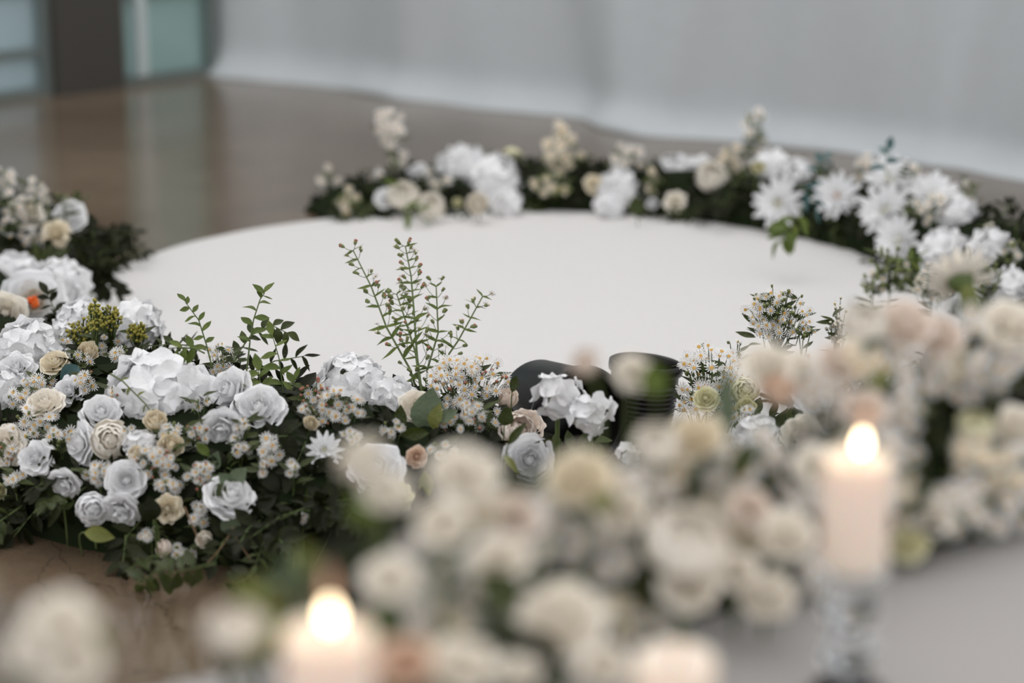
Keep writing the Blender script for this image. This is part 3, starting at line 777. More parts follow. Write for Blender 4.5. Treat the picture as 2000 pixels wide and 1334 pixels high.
lt('short leafy shoot beside the open white rose', 3.2, [(520, 790), (515, 770), (508, 745), (505, 725)], .03, 5)
lt('shoot with serrated leaves over the daisy bank', 3.24, [(560, 800), (568, 770), (575, 745)], .026, 5)
lt('fine olive shoot at the daisy bank', 3.22, [(560, 830), (590, 790), (605, 770)], .016, 5, kind='lance', mat='leaf')
lt('crossing stalk with few buds in front of the largest hydrangea', 3.08, [(215, 730), (240, 745), (285, 790), (305, 820)], .014, 6, kind='lance', mat='olive')
lt('dark shoot against the orange-centred peony', 3.6, [(120, 645), (110, 615), (100, 590), (92, 575)], .03, 6, mat='dark')
for (pts, lab) in (([(150, 560), (175, 520), (185, 480), (182, 450)], 'tallest dark leafy shoot at the rug edge'), ([(150, 550), (180, 525), (210, 505), (228, 512)], 'dark leafy shoot reaching furthest over the rug'),
        ([(155, 575), (180, 555), (200, 550), (225, 575)], 'dark leafy shoot drooping onto the rug'), ([(140, 530), (155, 490), (165, 465)], 'dark leafy shoot beside the far white rose'), ([(150, 560), (165, 530), (200, 490), (212, 480)], 'dark leafy shoot between two others at the rug edge'), ([(150, 580), (175, 560), (190, 540), (196, 525)], 'lowest dark leafy shoot at the rug edge')):
    lt(lab, 4.05, pts, .038, 11, mat='dark')
def one_leaf(label, Z, a, b, kind, mat, base=.006):
    p, q = pixZ(*a, Z), pixZ(*b, Z - .01); e = empty('single_leaf', p - Vector((0, 0, .0)), label, 'leaf')
    L = (q - p).length; mb = MB(); k_ = (p - q).normalized() * L * .35; mb.tube(bez(Vector((k_.x * .5, abs(k_.y) + .015, base - p.z)), k_, Vector((0, 0, 0)), 6), .0012, .0008, 5); mb.build('leaf_stalk', M['stem'], e)
    leaf_at(e, Vector((0, 0, 0)), q - p, L, kind, mat, (CAM - p).normalized() + rv(.25))
one_leaf('large grey-green leaf before the largest daisy mass', 3.08, (828, 840), (846, 758), 'round', 'sage')
one_leaf('grey-green leaf lying on the daisies below the largest mass', 3.06, (852, 822), (892, 802), 'oval', 'sage')
one_leaf('pale folded leaf between the ivory rose and daisies', 3.06, (846, 838), (856, 790), 'oval', 'olive')
one_leaf('dark leaf touching the ivory rose', 3.05, (783, 842), (781, 792), 'oval', 'leaf')
one_leaf('dark leaf under the ivory rose', 3.03, (785, 846), (835, 848), 'oval', 'leaf')
one_leaf('dark leaf by the pointed blush bud', 3.08, (978, 838), (948, 808), 'oval', 'leaf')
one_leaf('dark leaf between blush bud and blush rose', 3.05, (985, 830), (992, 795), 'round', 'leaf')
one_leaf('dark leaf standing against the open black pot', 3.12, (1000, 765), (1008, 735), 'oval', 'leaf')
one_leaf('narrow leaf lying across the blush cabbage rose', 2.98, (993, 868), (1024, 826), 'lance', 'leaf')
one_leaf('yellowing leaf on the lowest rose by the pot', 2.94, (985, 890), (1013, 922), 'lance', 'olive')
one_leaf('broad leaf at the foot of the black pot', 3.06, (1044, 885), (1078, 858), 'round', 'leaf')
one_leaf('yellow-green leaf hanging under the peach rose', 2.95, (832, 925), (838, 966), 'oval', 'olive')
one_leaf('narrow yellow-green leaf beside the peach rose', 2.95, (830, 920), (820, 955), 'lance', 'olive')
one_leaf('grey-teal velvety leaf under the cream bud', 3.2, (152, 715), (118, 752), 'round', 'teal')
one_leaf('tall grey-teal leaf behind the goldenrod', 3.5, (258, 690), (232, 655), 'lance', 'teal')
one_leaf('upright grey-teal blade behind the goldenrod', 3.5, (258, 690), (252, 645), 'lance', 'teal')
one_leaf('round eucalyptus leaf above the wide wilted rose', 2.96, (450, 945), (428, 925), 'round', 'sage')
one_leaf('round eucalyptus leaf nearest the wide wilted rose', 2.96, (455, 940), (480, 915), 'round', 'sage')
one_leaf('dark eucalyptus leaf on the edge of the wide wilted rose', 2.95, (440, 950), (415, 968), 'round', 'leaf')
one_leaf('eucalyptus leaf under the crumpled rose', 3.0, (415, 915), (425, 882), 'round', 'sage')
one_leaf('bright folded leaf beside the crumpled rose', 3.0, (408, 890), (385, 865), 'oval', 'bright')
one_leaf('round dark leaf beside the drooping rose', 2.94, (300, 1010), (268, 985), 'round', 'dark')
one_leaf('broad dark leaf over the small cream rose', 2.93, (300, 1015), (290, 970), 'round', 'dark')
one_leaf('eucalyptus leaf hanging below the wide wilted rose', 2.94, (455, 1040), (435, 1008), 'round', 'sage')
one_leaf('second eucalyptus leaf hanging below the wide wilted rose', 2.94, (455, 1040), (462, 1012), 'round', 'sage')
one_leaf('pointed dark leaf on the floor beside the lowest ranunculus', 2.98, (118, 985), (95, 1030), 'lance', 'dark')
one_leaf('brown green leaf under the lowest ranunculus', 2.96, (165, 1040), (220, 1048), 'oval', 'olive')
for (pts, L, lab) in (([(350, 1085), (320, 1110), (285, 1130), (275, 1145)], .032, 'trailing twig lying furthest out on the floor'), ([(330, 1080), (290, 1090), (255, 1110), (240, 1118)], .022, 'thin trailing twig beside the outermost floor twig'),
        ([(420, 1100), (380, 1110), (340, 1118), (300, 1130)], .034, 'broad leaved twig lying on the floor'), ([(500, 1110), (480, 1130), (455, 1140)], .03, 'small dark twig apart on the floor'),
        ([(110, 940), (60, 955), (20, 965)], .03, 'dark twig spilling on the floor at the picture edge'), ([(130, 980), (110, 1010), (98, 1025)], .03, 'dark twig spilling beside the lowest ranunculus')):
    P = [pixH(x, y, .012 + .03 * (len(pts) - 1 - i)) for i, (x, y) in enumerate(pts)]
    twig(P, lab, n=9, L=L, kind='oval', mat='leaf' if R_.random() < .6 else 'dark')
for (pts, lab) in (([(360, 990), (378, 1030), (395, 1070)], 'bare tan stalk beside the small cream rose'), ([(455, 1035), (470, 1070), (496, 1100)], 'long bare tan stalk below the eucalyptus'), ([(456, 1030), (440, 1065), (405, 1100)], 'bent bare tan stalk below the eucalyptus'), ([(300, 1095), (345, 1120), (374, 1146)], 'bare tan stalk lying on the floor')):
    P = px_path(2.9, *pts); e = empty('dry_stalk', P[0], lab, 'stalk'); mb = MB(); mb.tube([p - P[0] for p in bez(P[0], P[1], P[2], 8)], .0011, .0008, 5); mb.build('stalk', M['woody'], e)

# ------------------------------------------------------------------ black pots
def pot(label, c, axis, r, Lh, ribs):
    e = empty('black_pot', c, label, 'pot')
    a = axis.normalized()
    prof = [(.01, 0), (r * .80, 0), (r * .82, .004)]
    for i in range(ribs):
        t0 = (i + .2) / ribs; t1 = (i + .6) / ribs
        for t, q in ((t0, 0), (t0 + .12 / ribs, .0025), (t1, .0025), (t1 + .12 / ribs, 0)):
            prof.append((r * (.82 + .14 * t) + q, .006 + t * (Lh - .03)))
    prof += [(r * .96, Lh - .02), (r * .95, Lh - .006)]
    mb = MB(); mb.lathe(prof, 48); mb.lathe([(r * .93, Lh - .004), (r * .90, Lh * .5), (r * .80, .008), (.01, .008)], 48)
    mb.build('pot_body', M['black'], e, True, TM(Vector((0, 0, 0)), a))
    mb = MB(); mb.lathe([(r * .95, Lh - .012), (r * 1.04, Lh - .010), (r * 1.06, Lh - .004), (r * 1.05, Lh + .003), (r * .98, Lh + .005), (r * .93, Lh + .001), (r * .92, Lh - .01)], 48)
    mb.build('pot_rim', M['black'], e, True, TM(Vector((0, 0, 0)), a))
    return e
pc = pixH(1075, 925, .0)
pot('open black pot lying tilted beside the blush roses', pc + Vector((-.02, .12, .068)), Vector((.46, -.80, .03)), .072, .12, 0)
pc = pixH(1258, 905, .0)
pot('ribbed black pot standing by the tall daisies', pc + Vector((-.006, .08, .0)), Vector((.10, .06, 1)), .050, .118, 13)
g = 'near_right'
hydrangea('front', 1092, 770, 50, 'loose white hydrangea sprig hanging in front of the open black pot', n=12, fl=.56, spread=1.35, Z=3.02, face=.7)
hydrangea('front', 1152, 808, 44, 'lower white hydrangea sprig between the two black pots', n=11, fl=.58, spread=1.35, Z=3.0, face=.7)
hydrangea('front', 1225, 880, 22, 'few small white florets at the foot of the ribbed pot', n=8, fl=.6, Z=3.0)

# ------------------------------------------------------------------ behind the near flowers, right of the pots
aster(g, 1392, 752, 80, 84, 130, 'round mass of bright white daisies beside the ribbed black pot', r=14, open_=.85, Z=3.25)
aster(g, 1440, 690, 30, 30, 16, 'daisies topping the round white mass', r=10, Z=3.3)
aster(g, 1520, 610, 66, 56, 110, 'tall bushy daisy spray standing against the rug', r=11, open_=.6, Z=3.32, leafn=26)
aster(g, 1570, 652, 22, 12, 8, 'stray buds beside the tall bushy daisies', r=8, open_=.2, Z=3.3)
aster(g, 1635, 628, 24, 50, 30, 'narrow pinkish aster stalk between daisies and pale rose', r=8, open_=.4, Z=3.35, bud=('greenbud', 'creamray'))
aster(g, 1582, 715, 12, 22, 9, 'small brown bud sprig between the blurred roses', r=9, open_=.0, Z=3.2, bud=('redbud', 'redbud'))
rose(g, 1378, 778, 24, 'rose', 'lemon', 'greenish white rose inside the round daisy mass', .6, 3.12)
rose(g, 1455, 762, 30, 'ranunculus', 'lemon', 'lemon rose beside the round daisy mass', .6, 3.1)
rose(g, 1458, 800, 24, 'bud', 'lemon', 'lemon bud under the lemon rose', .5, 3.08)
aster(g, 1450, 812, 24, 20, 10, 'daisies under the lemon bud', r=12, Z=3.05)
hydrangea(g, 1545, 735, 52, 'white hydrangea behind the peach blurred rose', n=24, fl=.46, Z=3.1)
hydrangea(g, 1690, 700, 50, 'white hydrangea half hidden behind the nearest aster cloud', n=24, fl=.46, Z=3.15)
rose(g, 1590, 770, 36, 'ragged', 'white', 'white rose with drooping petals behind the peach rose', .5, 3.05)
hydrangea(g, 1480, 845, 50, 'white hydrangea low behind the dark blurred leaf', n=24, fl=.46, Z=3.0)
rose(g, 1570, 850, 40, 'ragged', 'ivory', 'ivory rose low behind the tall candle', .5, 2.98)

# ------------------------------------------------------------------ far right curve
g = 'right'
mum(g, 1740, 345, 55, 'uppermost white chrysanthemum on the far curve', 'white', face=.45)
mum(g, 1735, 418, 57, 'white chrysanthemum directly below the uppermost one', 'white', face=.5)
mum(g, 1640, 392, 52, 'white chrysanthemum with a pink centre', 'white', face=.7, centre='peach')
mum(g, 1528, 400, 55, 'white chrysanthemum hanging over the rug edge', 'white', face=.6)
mum(g, 1822, 378, 59, 'white chrysanthemum beside the uppermost one, toward the cloth', 'white', face=.4)
mum(g, 1765, 470, 52, 'white chrysanthemum lowest beside the rug', 'white', face=.5)
hydrangea(g, 1870, 425, 46, 'white hydrangea at the outer side of the far curve', n=26, fl=.4)
hydrangea(g, 1850, 500, 60, 'broad white hydrangea under the outer chrysanthemum', n=34, fl=.38)
hydrangea(g, 1935, 492, 46, 'white hydrangea nearest the bare floor on the far curve', n=26, fl=.4)
hydrangea(g, 1975, 570, 50, 'white hydrangea cut by the picture edge on the far curve', n=26, fl=.4)
hydrangea(g, 1905, 600, 46, 'white hydrangea beneath the large backward blossom', n=26, fl=.42)
hydrangea(g, 1505, 322, 44, 'white hydrangea at the start of the far curve', n=28, fl=.38)
hydrangea(g, 1556, 335, 44, 'white hydrangea beside the small teal shoot', n=28, fl=.38)
for (x, y, w_, h_, n, op, lab) in ((1690, 330, 24, 38, 26, .6, 'pale aster spire beside the uppermost chrysanthemum'), (1895, 372, 20, 30, 20, .5, 'aster spire leaning out over the floor'), (1840, 430, 52, 36, 44, .7, 'asters covering the outer hydrangea'),
        (1740, 520, 42, 44, 44, .15, 'green aster buds at the rug edge below the chrysanthemums'), (1705, 555, 24, 28, 22, .3, 'green aster buds standing lowest over the rug'), (1822, 555, 44, 40, 44, .25, 'green aster buds before the large backward blossom'),
        (1800, 420, 30, 30, 16, .4, 'rosy asters between two chrysanthemums'), (1985, 510, 24, 32, 24, .4, 'brownish asters at the picture edge'), (1940, 460, 10, 22, 8, .0, 'single dark bud stalk above the outer hydrangea'), (1930, 545, 30, 34, 24, .3, 'aster buds beside the large backward blossom'), (1780, 335, 20, 22, 10, .6, 'faint asters behind the uppermost chrysanthemum')):
    aster(g, x, y, w_, h_, n, lab, r=10, open_=op, bud=('greenbud', R_.choice(('creamray', 'greenbud'))), leafn=10, Z=(3.9 if y > 500 and x < 1960 else None))
lt('small teal shoot above the far curve', 4.5, [(1600, 340), (1600, 325), (1610, 312)], .03, 4, mat='teal')
lt('teal leaf shoot behind the uppermost chrysanthemum', 4.35, [(1735, 345), (1728, 325), (1735, 295)], .035, 3, mat='teal')
lt('bright green twig spilling on the rug from the hanging chrysanthemum', 4.25, [(1570, 400), (1555, 430), (1535, 455), (1525, 470)], .045, 9, mat='bright')
lt('dark narrow twig between two chrysanthemums of the far curve', 4.3, [(1560, 360), (1580, 375), (1590, 400)], .045, 6, mat='teal', kind='lance')
lt('fresh green shoot beside the lowest chrysanthemum', 4.0, [(1770, 530), (1775, 510), (1792, 500)], .03, 4, mat='bright')
p = pixZ(1868, 545, 2.75)
e = mum('hedge', 1872, 535, 78, 'large white blossom turned away, showing its green calyx', 'ivory', Z=2.5, face=Vector((-.1, .75, .65)))
mb = MB(); mb.lathe([(.02, -.9), (.25, -.82), (.33, -.45), (.28, -.1), (.2, .1)], 14)
q = pixZ(1890, 565, 2.46); mb.build('receptacle', M['olive'], e, True, TM(q - e.location, Vector((-.1, .5, .8)), 0, .032))

# ------------------------------------------------------------------ behind the rug
g = 'back'
hydrangea(g, 905, 318, 56, 'tallest white hydrangea behind the rug', n=36, fl=.36, Z=4.86)
hydrangea(g, 968, 345, 60, 'wide white hydrangea beside the tallest one behind the rug', n=38, fl=.36, Z=4.82)
hydrangea(g, 985, 388, 38, 'lower part white hydrangea touching the far rug edge', n=22, fl=.42, Z=4.76)
hydrangea(g, 1208, 362, 46, 'white hydrangea in the middle of the far rug edge', n=28, fl=.4, Z=4.80)
hydrangea(g, 1190, 398, 30, 'small white hydrangea on the far rug edge', n=16, fl=.48, Z=4.74)
hydrangea(g, 1318, 328, 44, 'white hydrangea behind the round white blossom', n=26, fl=.4, Z=4.86)
hydrangea(g, 1365, 325, 28, 'small white hydrangea next to the round white blossom', n=14, fl=.5, Z=4.86)
rose(g, 1392, 348, 36, 'ranunculus', 'ivory', 'round white blossom behind the rug', .5, 4.76)
rose(g, 788, 384, 34, 'ranunculus', 'ivory', 'ivory rose between the two far daisy spires', .5, 4.74)
rose(g, 842, 402, 30, 'ranunculus', 'ivory', 'ivory rose touching the far rug edge', .6, 4.70)
rose(g, 752, 385, 20, 'ragged', 'white', 'little white blossom beside the far ivory rose', .5, 4.74)
rose(g, 934, 402, 27, 'bud', 'ivory', 'blunt ivory bud under the far hydrangeas', .6, 4.70)
rose(g, 1001, 300, 20, 'ranunculus', 'lemon', 'lemon bud standing over the far hydrangea', Vector((.1, .4, .9)), 4.86)
rose(g, 820, 335, 22, 'ragged', 'white', 'white blossom above the far ivory roses', .4, 4.84)
rose(g, 1160, 358, 18, 'ragged', 'cream', 'cream blossom beside the middle far hydrangea', .5, 4.78)
rose(g, 1318, 392, 20, 'ragged', 'ivory', 'small ivory blossom under the far hydrangeas', .6, 4.72)
rose(g, 1272, 400, 14, 'bud', 'white', 'tiny white bud by the far green leaf', .6, 4.72)
rose(g, 893, 398, 12, 'bud', 'lemon', 'tiny yellow bud beside the blunt ivory bud', .6, 4.72)
rose(g, 1480, 330, 16, 'bud', 'lemon', 'tiny lemon bud before the curve hydrangea', .6, 4.6)
for (x, y, w_, h_, n, op, col, lab) in ((760, 245, 32, 36, 34, .95, 'ray', 'tall daisy spire standing highest behind the rug'), (775, 300, 18, 28, 14, .6, 'ray', 'stalk with daisies under the highest far spire'), (645, 360, 24, 34, 22, .6, 'ray', 'daisy spray at the open end behind the rug'), (680, 395, 34, 26, 26, .5, 'creamray', 'cream asters at the open end of the far garland'),
        (1095, 300, 42, 40, 44, .8, 'creamray', 'cream aster spray between the far hydrangeas'), (1093, 256, 14, 18, 9, .8, 'creamray', 'top of the cream aster spray'), (1080, 365, 40, 26, 26, .4, 'creamray', 'low cream asters below the aster spray'), (1222, 310, 40, 26, 34, .8, 'ray', 'white asters over the middle far hydrangea'), (1275, 350, 18, 34, 16, .5, 'creamray', 'brownish asters beside the middle far hydrangea'),
        (1430, 318, 28, 34, 26, .6, 'creamray', 'faint asters beside the round white blossom'), (1470, 262, 20, 46, 24, .5, 'ray', 'tall thin aster spire before the cloth'), (1485, 226, 10, 14, 6, .5, 'ray', 'tip of the tall thin aster spire'), (735, 345, 16, 14, 8, .9, 'ray', 'small daisies between spire and ivory rose'), (850, 355, 34, 22, 16, .6, 'ray', 'faint daisies beside the tallest hydrangea')):
    aster(g, x, y, w_, h_, n, lab, Z=4.82, r=11, open_=op, ray_=col)
lt('bright green blade lying on the rug at its far edge', 4.66, [(780, 405), (795, 412), (815, 422)], .045, 3, mat='bright', kind='lance')
one_leaf('broad dark leaf upright on the far rug edge', 4.66, (1245, 422), (1240, 380), 'round', 'leaf')
one_leaf('dark leaf against the hydrangea behind the round blossom', 4.76, (1300, 355), (1275, 305), 'lance', 'dark')
one_leaf('green leaf on the far ivory roses', 4.7, (780, 360), (745, 350), 'lance', 'bright')

# ------------------------------------------------------------------ near, out of focus flowers on the platform
g = 'hedge'
near = [  # x, y, r, kind, colour, Z, label
 (710, 905, 52, 'bud', 'ivory', 1.86, 'blurred ivory rose leaning out furthest over the garland, upper petals'), (755, 950, 46, 'ragged', 'ivory', 1.86, 'blurred ivory rose leaning out furthest over the garland, lower petals'),
 (905, 912, 62, 'ragged', 'ivory', 1.88, 'blurred white rose next to the lowest sharp rose'), (868, 1015, 50, 'rose', 'ivory', 1.82, 'blurred ivory rose above the near candle'),
 (1000, 1000, 55, 'ragged', 'blush', 1.92, 'blurred blush rose between two ivory ones'), (975, 1082, 54, 'ragged', 'ivory', 1.86, 'blurred wide ivory rose under the blush one'),
 (1340, 1062, 88, 'ranunculus', 'ivory', 1.98, 'largest blurred ivory rose in the near hedge'), (1345, 1135, 55, 'ragged', 'ivory', 2.0, 'blurred white petals under the largest near rose'), (1090, 1205, 84, 'rose', 'ivory', 1.84, 'blurred ivory rose above the bottom of the near hedge'),
 (905, 1292, 64, 'rose', 'ivory', 1.72, 'blurred white rose at the bottom beside the near candle'), (1282, 868, 50, 'ranunculus', 'ivory', 2.12, 'blurred white rose before the ribbed pot'), (1358, 848, 52, 'rose', 'cream', 2.14, 'blurred cream rose below the round daisy mass'),
 (1130, 930, 62, 'rose', 'cream', 2.02, 'blurred cream rose before the open black pot'), (1215, 985, 50, 'ragged', 'ivory', 2.04, 'blurred ivory blossom with a golden heart'), (1540, 1040, 52, 'rose', 'ivory', 2.1, 'blurred ivory rose left of the tall candle'),
 (1500, 1160, 52, 'rose', 'ivory', 2.08, 'blurred ivory rose at the foot of the hedge by the tall candle'), (1440, 1110, 40, 'ragged', 'ivory', 2.08, 'blurred white blossom beside the largest near rose'), (1518, 775, 44, 'bud', 'peach', 2.25, 'blurred peach rosebud over the hedge'),
 (1690, 632, 52, 'ranunculus', 'ivory', 2.35, 'blurred white rose standing high beside the pink aster stalk'), (1770, 628, 54, 'rose', 'blush', 2.36, 'blurred cream rose on the hedge crest'), (1835, 650, 46, 'rose', 'blush', 2.38, 'blurred blush rose below the backward blossom'),
 (1640, 705, 44, 'rose', 'blush', 2.3, 'blurred blush rose before the tall daisies'), (1498, 706, 52, 'ragged', 'ivory', 2.26, 'blurred ivory blossom over the round daisy mass'), (1555, 715, 44, 'ragged', 'ivory', 2.3, 'blurred white blossom under the tall daisies'),
 (1238, 722, 36, 'ragged', 'ivory', 2.2, 'blurred white blossom floating before the ribbed pot'), (1148, 715, 34, 'bud', 'blush', 2.16, 'blurred blush bud pointing over the rug'), (1905, 832, 38, 'ranunculus', 'lemon', 2.4, 'blurred lemon rose deep in the aster cloud'),
 (1985, 835, 52, 'rose', 'ivory', 2.42, 'blurred ivory rose at the picture edge'), (1975, 625, 56, 'ragged', 'ivory', 2.44, 'blurred ivory blossom at the picture edge on the crest'), (1465, 985, 40, 'ragged', 'blush', 2.12, 'blurred blush blossom beside the largest near rose'),
 (1770, 1060, 40, 'rose', 'lemon', 2.3, 'blurred lemon rose under the tall candle flame'), (1820, 1000, 40, 'ragged', 'ivory', 2.34, 'blurred ivory blossom beside the tall candle'), (1600, 905, 46, 'ragged', 'ivory', 2.2, 'blurred white blossom beside the tall candle flame'), (1690, 790, 44, 'ragged', 'blush', 2.28, 'blurred blush blossom above the tall candle flame'),
 (460, 1228, 62, 'ranunculus', 'ivory', 1.62, 'round blurred ivory rose beside the near candle'), (115, 1205, 62, 'ragged', 'ivory', 1.58, 'blurred ivory rose alone over the bare floor, upper bloom'), (75, 1262, 56, 'ragged', 'ivory', 1.58, 'blurred white rose alone over the bare floor, outer bloom'), (140, 1285, 56, 'ragged', 'ivory', 1.57, 'blurred white rose alone over the bare floor, lower bloom'),
 (790, 1290, 56, 'rose', 'peach', 1.66, 'blurred peach rose at the bottom beside the near candle'), (1010, 1300, 40, 'ragged', 'ivory', 1.76, 'blurred ivory blossom at the very bottom of the hedge'), (1180, 1290, 44, 'ragged', 'ivory', 1.8, 'blurred ivory blossom beside the third candle'), (760, 1120, 50, 'ragged', 'ivory', 1.8, 'blurred ivory blossom behind the near candle flame')]
for (x, y, r, kind, col, Z, lab) in near:
    rose(g, x, y, r, kind, col, lab, .16 if kind != 'bud' else Vector((R_.uniform(-.4, .2), -.3, .8)), Z * NZ)
clouds = [(1120, 1060), (1200, 1090), (1080, 1000), (1200, 930), (1260, 960), (1430, 930), (1480, 880), (1560, 960), (1420, 1010), (1590, 830), (1660, 880), (1730, 720), (1800, 720), (1870, 720), (1940, 720), (1760, 800), (1880, 770), (1960, 760), (1740, 880), (1900, 900), (1950, 930), (1990, 980), (1880, 980), (1600, 760), (1680, 700), (1930, 640), (900, 1130), (990, 1160), (840, 1180), (1200, 1200), (1420, 1200), (1590, 1120), (820, 1090), (1030, 1250), (870, 1230), (1260, 1200), (1990, 700), (1570, 1010), (950, 1005), (1930, 1000), (1980, 900), (1850, 1005), (1720, 950), (1760, 980), (1040, 1060), (1300, 930), (1460, 1060), (1620, 980), (1550, 1110), (1720, 640), (1120, 1290), (960, 1230)]
for (x, y) in clouds:
    Z = lerp_tab([(800, 1.82), (1000, 1.88), (1300, 2.06), (1600, 2.24), (2000, 2.42)], x)[0] + R_.uniform(.03, .13); Z *= NZ
    aster(g, x, y, 52, 48, 19, 'blurred cream aster cloud filling the near hedge', Z=Z, r=22, open_=.92, ray_=R_.choice(('creamray', 'ray', 'ray')), group='blurred asters of the near hedge', leafn=3)
def nl(label, Z, a, b, mat, kind='round'): one_leaf(label, Z * NZ, a, b, kind, mat, PH + .003)
nl('bright blurred leaf in front of the ribbed pot', 2.16, (1282, 770), (1272, 705), 'bright')
nl('blurred green leaf on the furthest leaning rose', 1.86, (720, 1020), (690, 960), 'bright')
nl('blurred green leaf above the bottom rose', 1.85, (1010, 1180), (935, 1120), 'leaf')
nl('dark blurred leaf beside the largest near rose', 2.02, (1270, 1190), (1270, 1085), 'dark')
nl('blurred green leaf over the low hydrangea', 2.14, (1430, 935), (1475, 860), 'leaf', 'oval')
nl('blurred green leaf rising through the lemon rose', 2.3, (1425, 850), (1415, 720), 'sage', 'lance')
nl('blurred yellow leaf behind the near candle flame', 1.75, (610, 1105), (582, 1070), 'olive')
nl('dark blurred leaf under the bottom ivory rose', 1.78, (1080, 1334), (980, 1225), 'dark')
nl('dark blurred leaf behind the tall candle', 2.5, (1800, 960), (1835, 850), 'dark')
nl('blurred olive leaf at the aster cloud', 2.3, (1700, 760), (1740, 720), 'olive', 'oval')
nl('golden blurred leaf between near roses', 2.0, (1160, 990), (1200, 965), 'olive')
nl('blurred olive leaf behind the lone roses', 1.6, (165, 1320), (205, 1230), 'olive', 'oval')
nl('blurred green leaf under the lone roses', 1.58, (20, 1340), (60, 1310), 'leaf')
nl('blurred green leaf beside the round near rose', 1.63, (500, 1290), (530, 1220), 'olive', 'oval')

# ------------------------------------------------------------------ candles
def candle(x, ytop, Z, dia, hgt, label, stick_label, flame=1.0, lean=0.2, tip=True):
    Z, dia, hgt, flame = Z * NZ, dia * NZ, hgt * NZ, flame * NZ
    p = pixZ(x, ytop, Z); r = dia / 2; base = p.z - hgt
    e = empty('pillar_candle', Vector((p.x, p.y, base)), label, 'candle')
    mb = MB(); mb.lathe([(.001, 0), (r * .97, 0), (r, .003), (r, hgt - .004), (r * .96, hgt), (r * .75, hgt - .004), (r * .3, hgt - .009), (.001, hgt - .010)], 48); mb.build('wax_body', M['wax'], e)
    mb = MB(); mb.tube([Vector((0, 0, hgt - .012)), Vector((.001, 0, hgt - .002)), Vector((.003, 0, hgt + .006))], .0011, .0008, 6); mb.build('wick', M['black'], e)
    fl = MB(); fl.lathe([(.0006, 0), (.0040, .003), (.0055, .008), (.0046, .013), (.0024, .018), (.0004, .022)], 16)
    fo = fl.build('flame', M['flame'], e, True, TM(Vector((.002, 0, hgt + .002)), Vector((lean * .3, 0, 1)), 0, flame))
    if not tip: fo.data.materials[0] = M['flame2']
    if tip:
        f2 = MB(); f2.lathe([(.0006, .0), (.0034, .005), (.0046, .012), (.003, .022), (.0004, .034)], 14)
        f2.build('flame_tip', M['flame2'], fo, True, TM(Vector((0, 0, .019)), Vector((lean, 0, 1)), 0, .85))
    l = bpy.data.lights.new('candle_light', 'POINT'); l.energy = (.05 if tip else .012) * flame; l.color = (1, .62, .32); l.shadow_soft_size = .012
    lo = bpy.data.objects.new('candle_light', l); C.objects.link(lo); lo.parent = e; lo.location = (0, 0, hgt + .05)
    hs = base - PH
    s = empty('candlestick', Vector((p.x, p.y, PH)), stick_label, 'candlestick')
    mb = MB(); mb.lathe([(.001, 0), (r * 1.15, 0), (r * 1.15, .006), (r * .8, .012), (.013, .018)], 24); mb.build('foot', M['crystal'], s)
    pr = [(.013, .018)]; nb = max(2, int(hs / .035)); st = (hs - .03) / nb
    for i in range(nb):
        z0 = .018 + i * st; pr += [(.014, z0 + st * .1), (.022, z0 + st * .35), (.022, z0 + st * .65), (.014, z0 + st * .9)]
    pr += [(.013, hs - .012)]
    mb = MB(); mb.lathe(pr, 8); mb.build('faceted_shaft', M['crystal'], s, False)
    mb = MB(); mb.lathe([(.013, hs - .012), (r * .9, hs - .008), (r * 1.12, hs - .001), (r * 1.10, hs), (.001, hs - .0005)], 24); mb.build('cup_plate', M['crystal'], s)
candle(640, 1232, 1.56, .060, .13, 'pillar candle burning brightest before the front garland', 'crystal candlestick under the brightest candle', .9, -.1)
candle(1675, 893, 1.95, .056, .094, 'tall pillar candle burning amid the near hedge', 'crystal candlestick under the tall candle amid the hedge', 1.0, .25)
candle(1318, 1282, 1.74, .06, .09, 'low pillar candle with a faint flame at the foot of the hedge', 'crystal candlestick under the low faint candle', .4, .1, False)

# small dark twigs filling the beds
def fill_twigs(key, n, L, label, group, mats=('leaf', 'dark', 'dark'), kinds=('oval', 'oval', 'lance'), ln=(.06, .11), cnt=8):
    made = 0; tries = 0
    while made < n and tries < n * 60:
        tries += 1
        p, nn = rnd_on(key); x, y, Z = project(p)
        if not (-40 < x < 2040 and y < 1380) or nn.dot((CAM - p).normalized()) < .2 or (key == 'front' and nn.z > .88): continue
        zb = BED[key]['frames'][0][2]
        dr = (nn * .6 + Vector((0, 0, -.25)) + rv(.7)).normalized(); l = R_.uniform(*ln)
        q = p + dr * l
        if q.z < zb + .012: q.z = zb + .012
        q.z = min(q.z, p.z + .025); m_ = (p + q) * .5 + nn * l * .12
        if not (clear(q, L * .3) and clear(m_, L * .3)): continue
        twig([p - nn * .01, m_, q], label, group=group, n=cnt, L=L * R_.uniform(.8, 1.2), kind=R_.choice(kinds), mat=R_.choice(mats)); made += 1
fill_twigs('front', 170, .030, 'dark green leafy sprig filling the front flower garland', 'filler sprigs of the front garland')
for i in range(46):           # sprigs spilling from the foot of the garland onto the floor
    ph = R_.uniform(-86, -6); ro = lerp_tab([(-98, 1.10), (-75, 1.10), (-45, 1.20), (-25, 1.25), (-8, 1.22)], ph)[0]
    a_ = arc_pt(ph, ro - .05) + Vector((0, 0, R_.uniform(.03, .06))); b_ = arc_pt(ph + R_.uniform(-4, 4), ro + R_.uniform(.005, .045)) + Vector((0, 0, .012))
    if clear(b_, .004) and clear((a_ + b_) * .5, .004):
        twig([a_, (a_ + b_) * .5 + Vector((0, 0, .012)), b_], 'dark leafy sprig spilling onto the floor from the front garland', group='floor sprigs of the front garland', n=8, L=R_.uniform(.026, .036), kind='oval', mat=R_.choice(('leaf', 'dark', 'dark')))
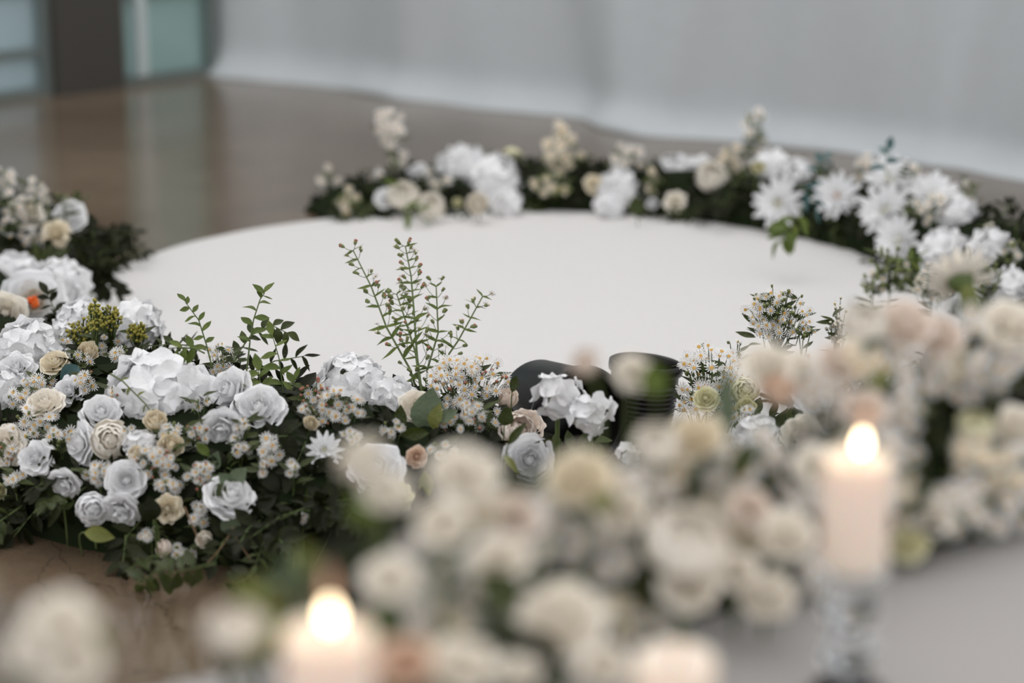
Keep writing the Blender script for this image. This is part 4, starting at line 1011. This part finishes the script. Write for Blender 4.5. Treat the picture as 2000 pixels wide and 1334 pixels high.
fill_twigs('near_right', 16, .03, 'dark green leafy sprig by the tall daisies', 'filler sprigs by the tall daisies')
fill_twigs('right', 28, .03, 'dark green leafy sprig under the chrysanthemums', 'filler sprigs under the chrysanthemums')
fill_twigs('back', 40, .026, 'dark green leafy sprig behind the rug', 'filler sprigs behind the rug', ln=(.04, .07))
fill_twigs('hedge', 34, .03, 'blurred green sprig along the near platform', 'filler sprigs along the platform', mats=('leaf', 'dark', 'olive', 'sage'))
def undergrowth(key, n, L, label):
    v, f = [], []
    proto = [leaf_mesh('oval', 'dark', k) for k in range(3)]
    for _ in range(n):
        p, nn = rnd_on(key); m = proto[R_.randrange(3)]
        dl = (rv() + nn * .45 + Vector((0, 0, -.15))).normalized(); y = (nn + rv(.6)).cross(dl)
        if y.length < .01: continue
        y.normalize(); z = dl.cross(y); Mx = Matrix((dl, y, z)).transposed() * (L * R_.uniform(.6, 1.2)); b = len(v)
        o = p + nn * R_.uniform(-.004, .008)
        if not clear(o + dl * L * .5, -.004): continue
        v += [o + Mx @ q.co for q in m.vertices]; f += [tuple(b + i for i in q.vertices) for q in m.polygons]
    zb = BED[key]['frames'][0][2]
    for q in v: q.z = max(q.z, zb + .002)
    tag(link('undergrowth', mesh('undergrowth', v, f, M['dark']), BED[key]['obj']), label, None, None, 'stuff')
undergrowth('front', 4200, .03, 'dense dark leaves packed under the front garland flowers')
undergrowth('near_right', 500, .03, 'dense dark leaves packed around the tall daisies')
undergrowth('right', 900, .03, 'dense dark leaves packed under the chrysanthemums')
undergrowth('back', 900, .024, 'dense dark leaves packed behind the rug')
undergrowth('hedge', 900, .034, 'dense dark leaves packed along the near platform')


# tell the fillers apart by the named bloom each one stands next to
taken = set()
for (e, p, what) in FILLERS:
    x, y, Z = project(p)
    best = None
    for hx, hy, lab in sorted(HEROES, key=lambda h: (h[0] - x) ** 2 + (h[1] - y) ** 2)[:9]:
        dx, dy = x - hx, y - hy
        if dx * dx + dy * dy > 240 ** 2: break
        rel = ('below' if dy > 0 else 'above') if abs(dy) >= abs(dx) * .8 else ('right of' if dx > 0 else 'left of')
        t = '%s %s the %s' % (what, rel, lab)
        if len(t.split()) > 16: continue
        if t not in taken: best = t; break
        best = best or t
    if best: e['label'] = best; taken.add(best)
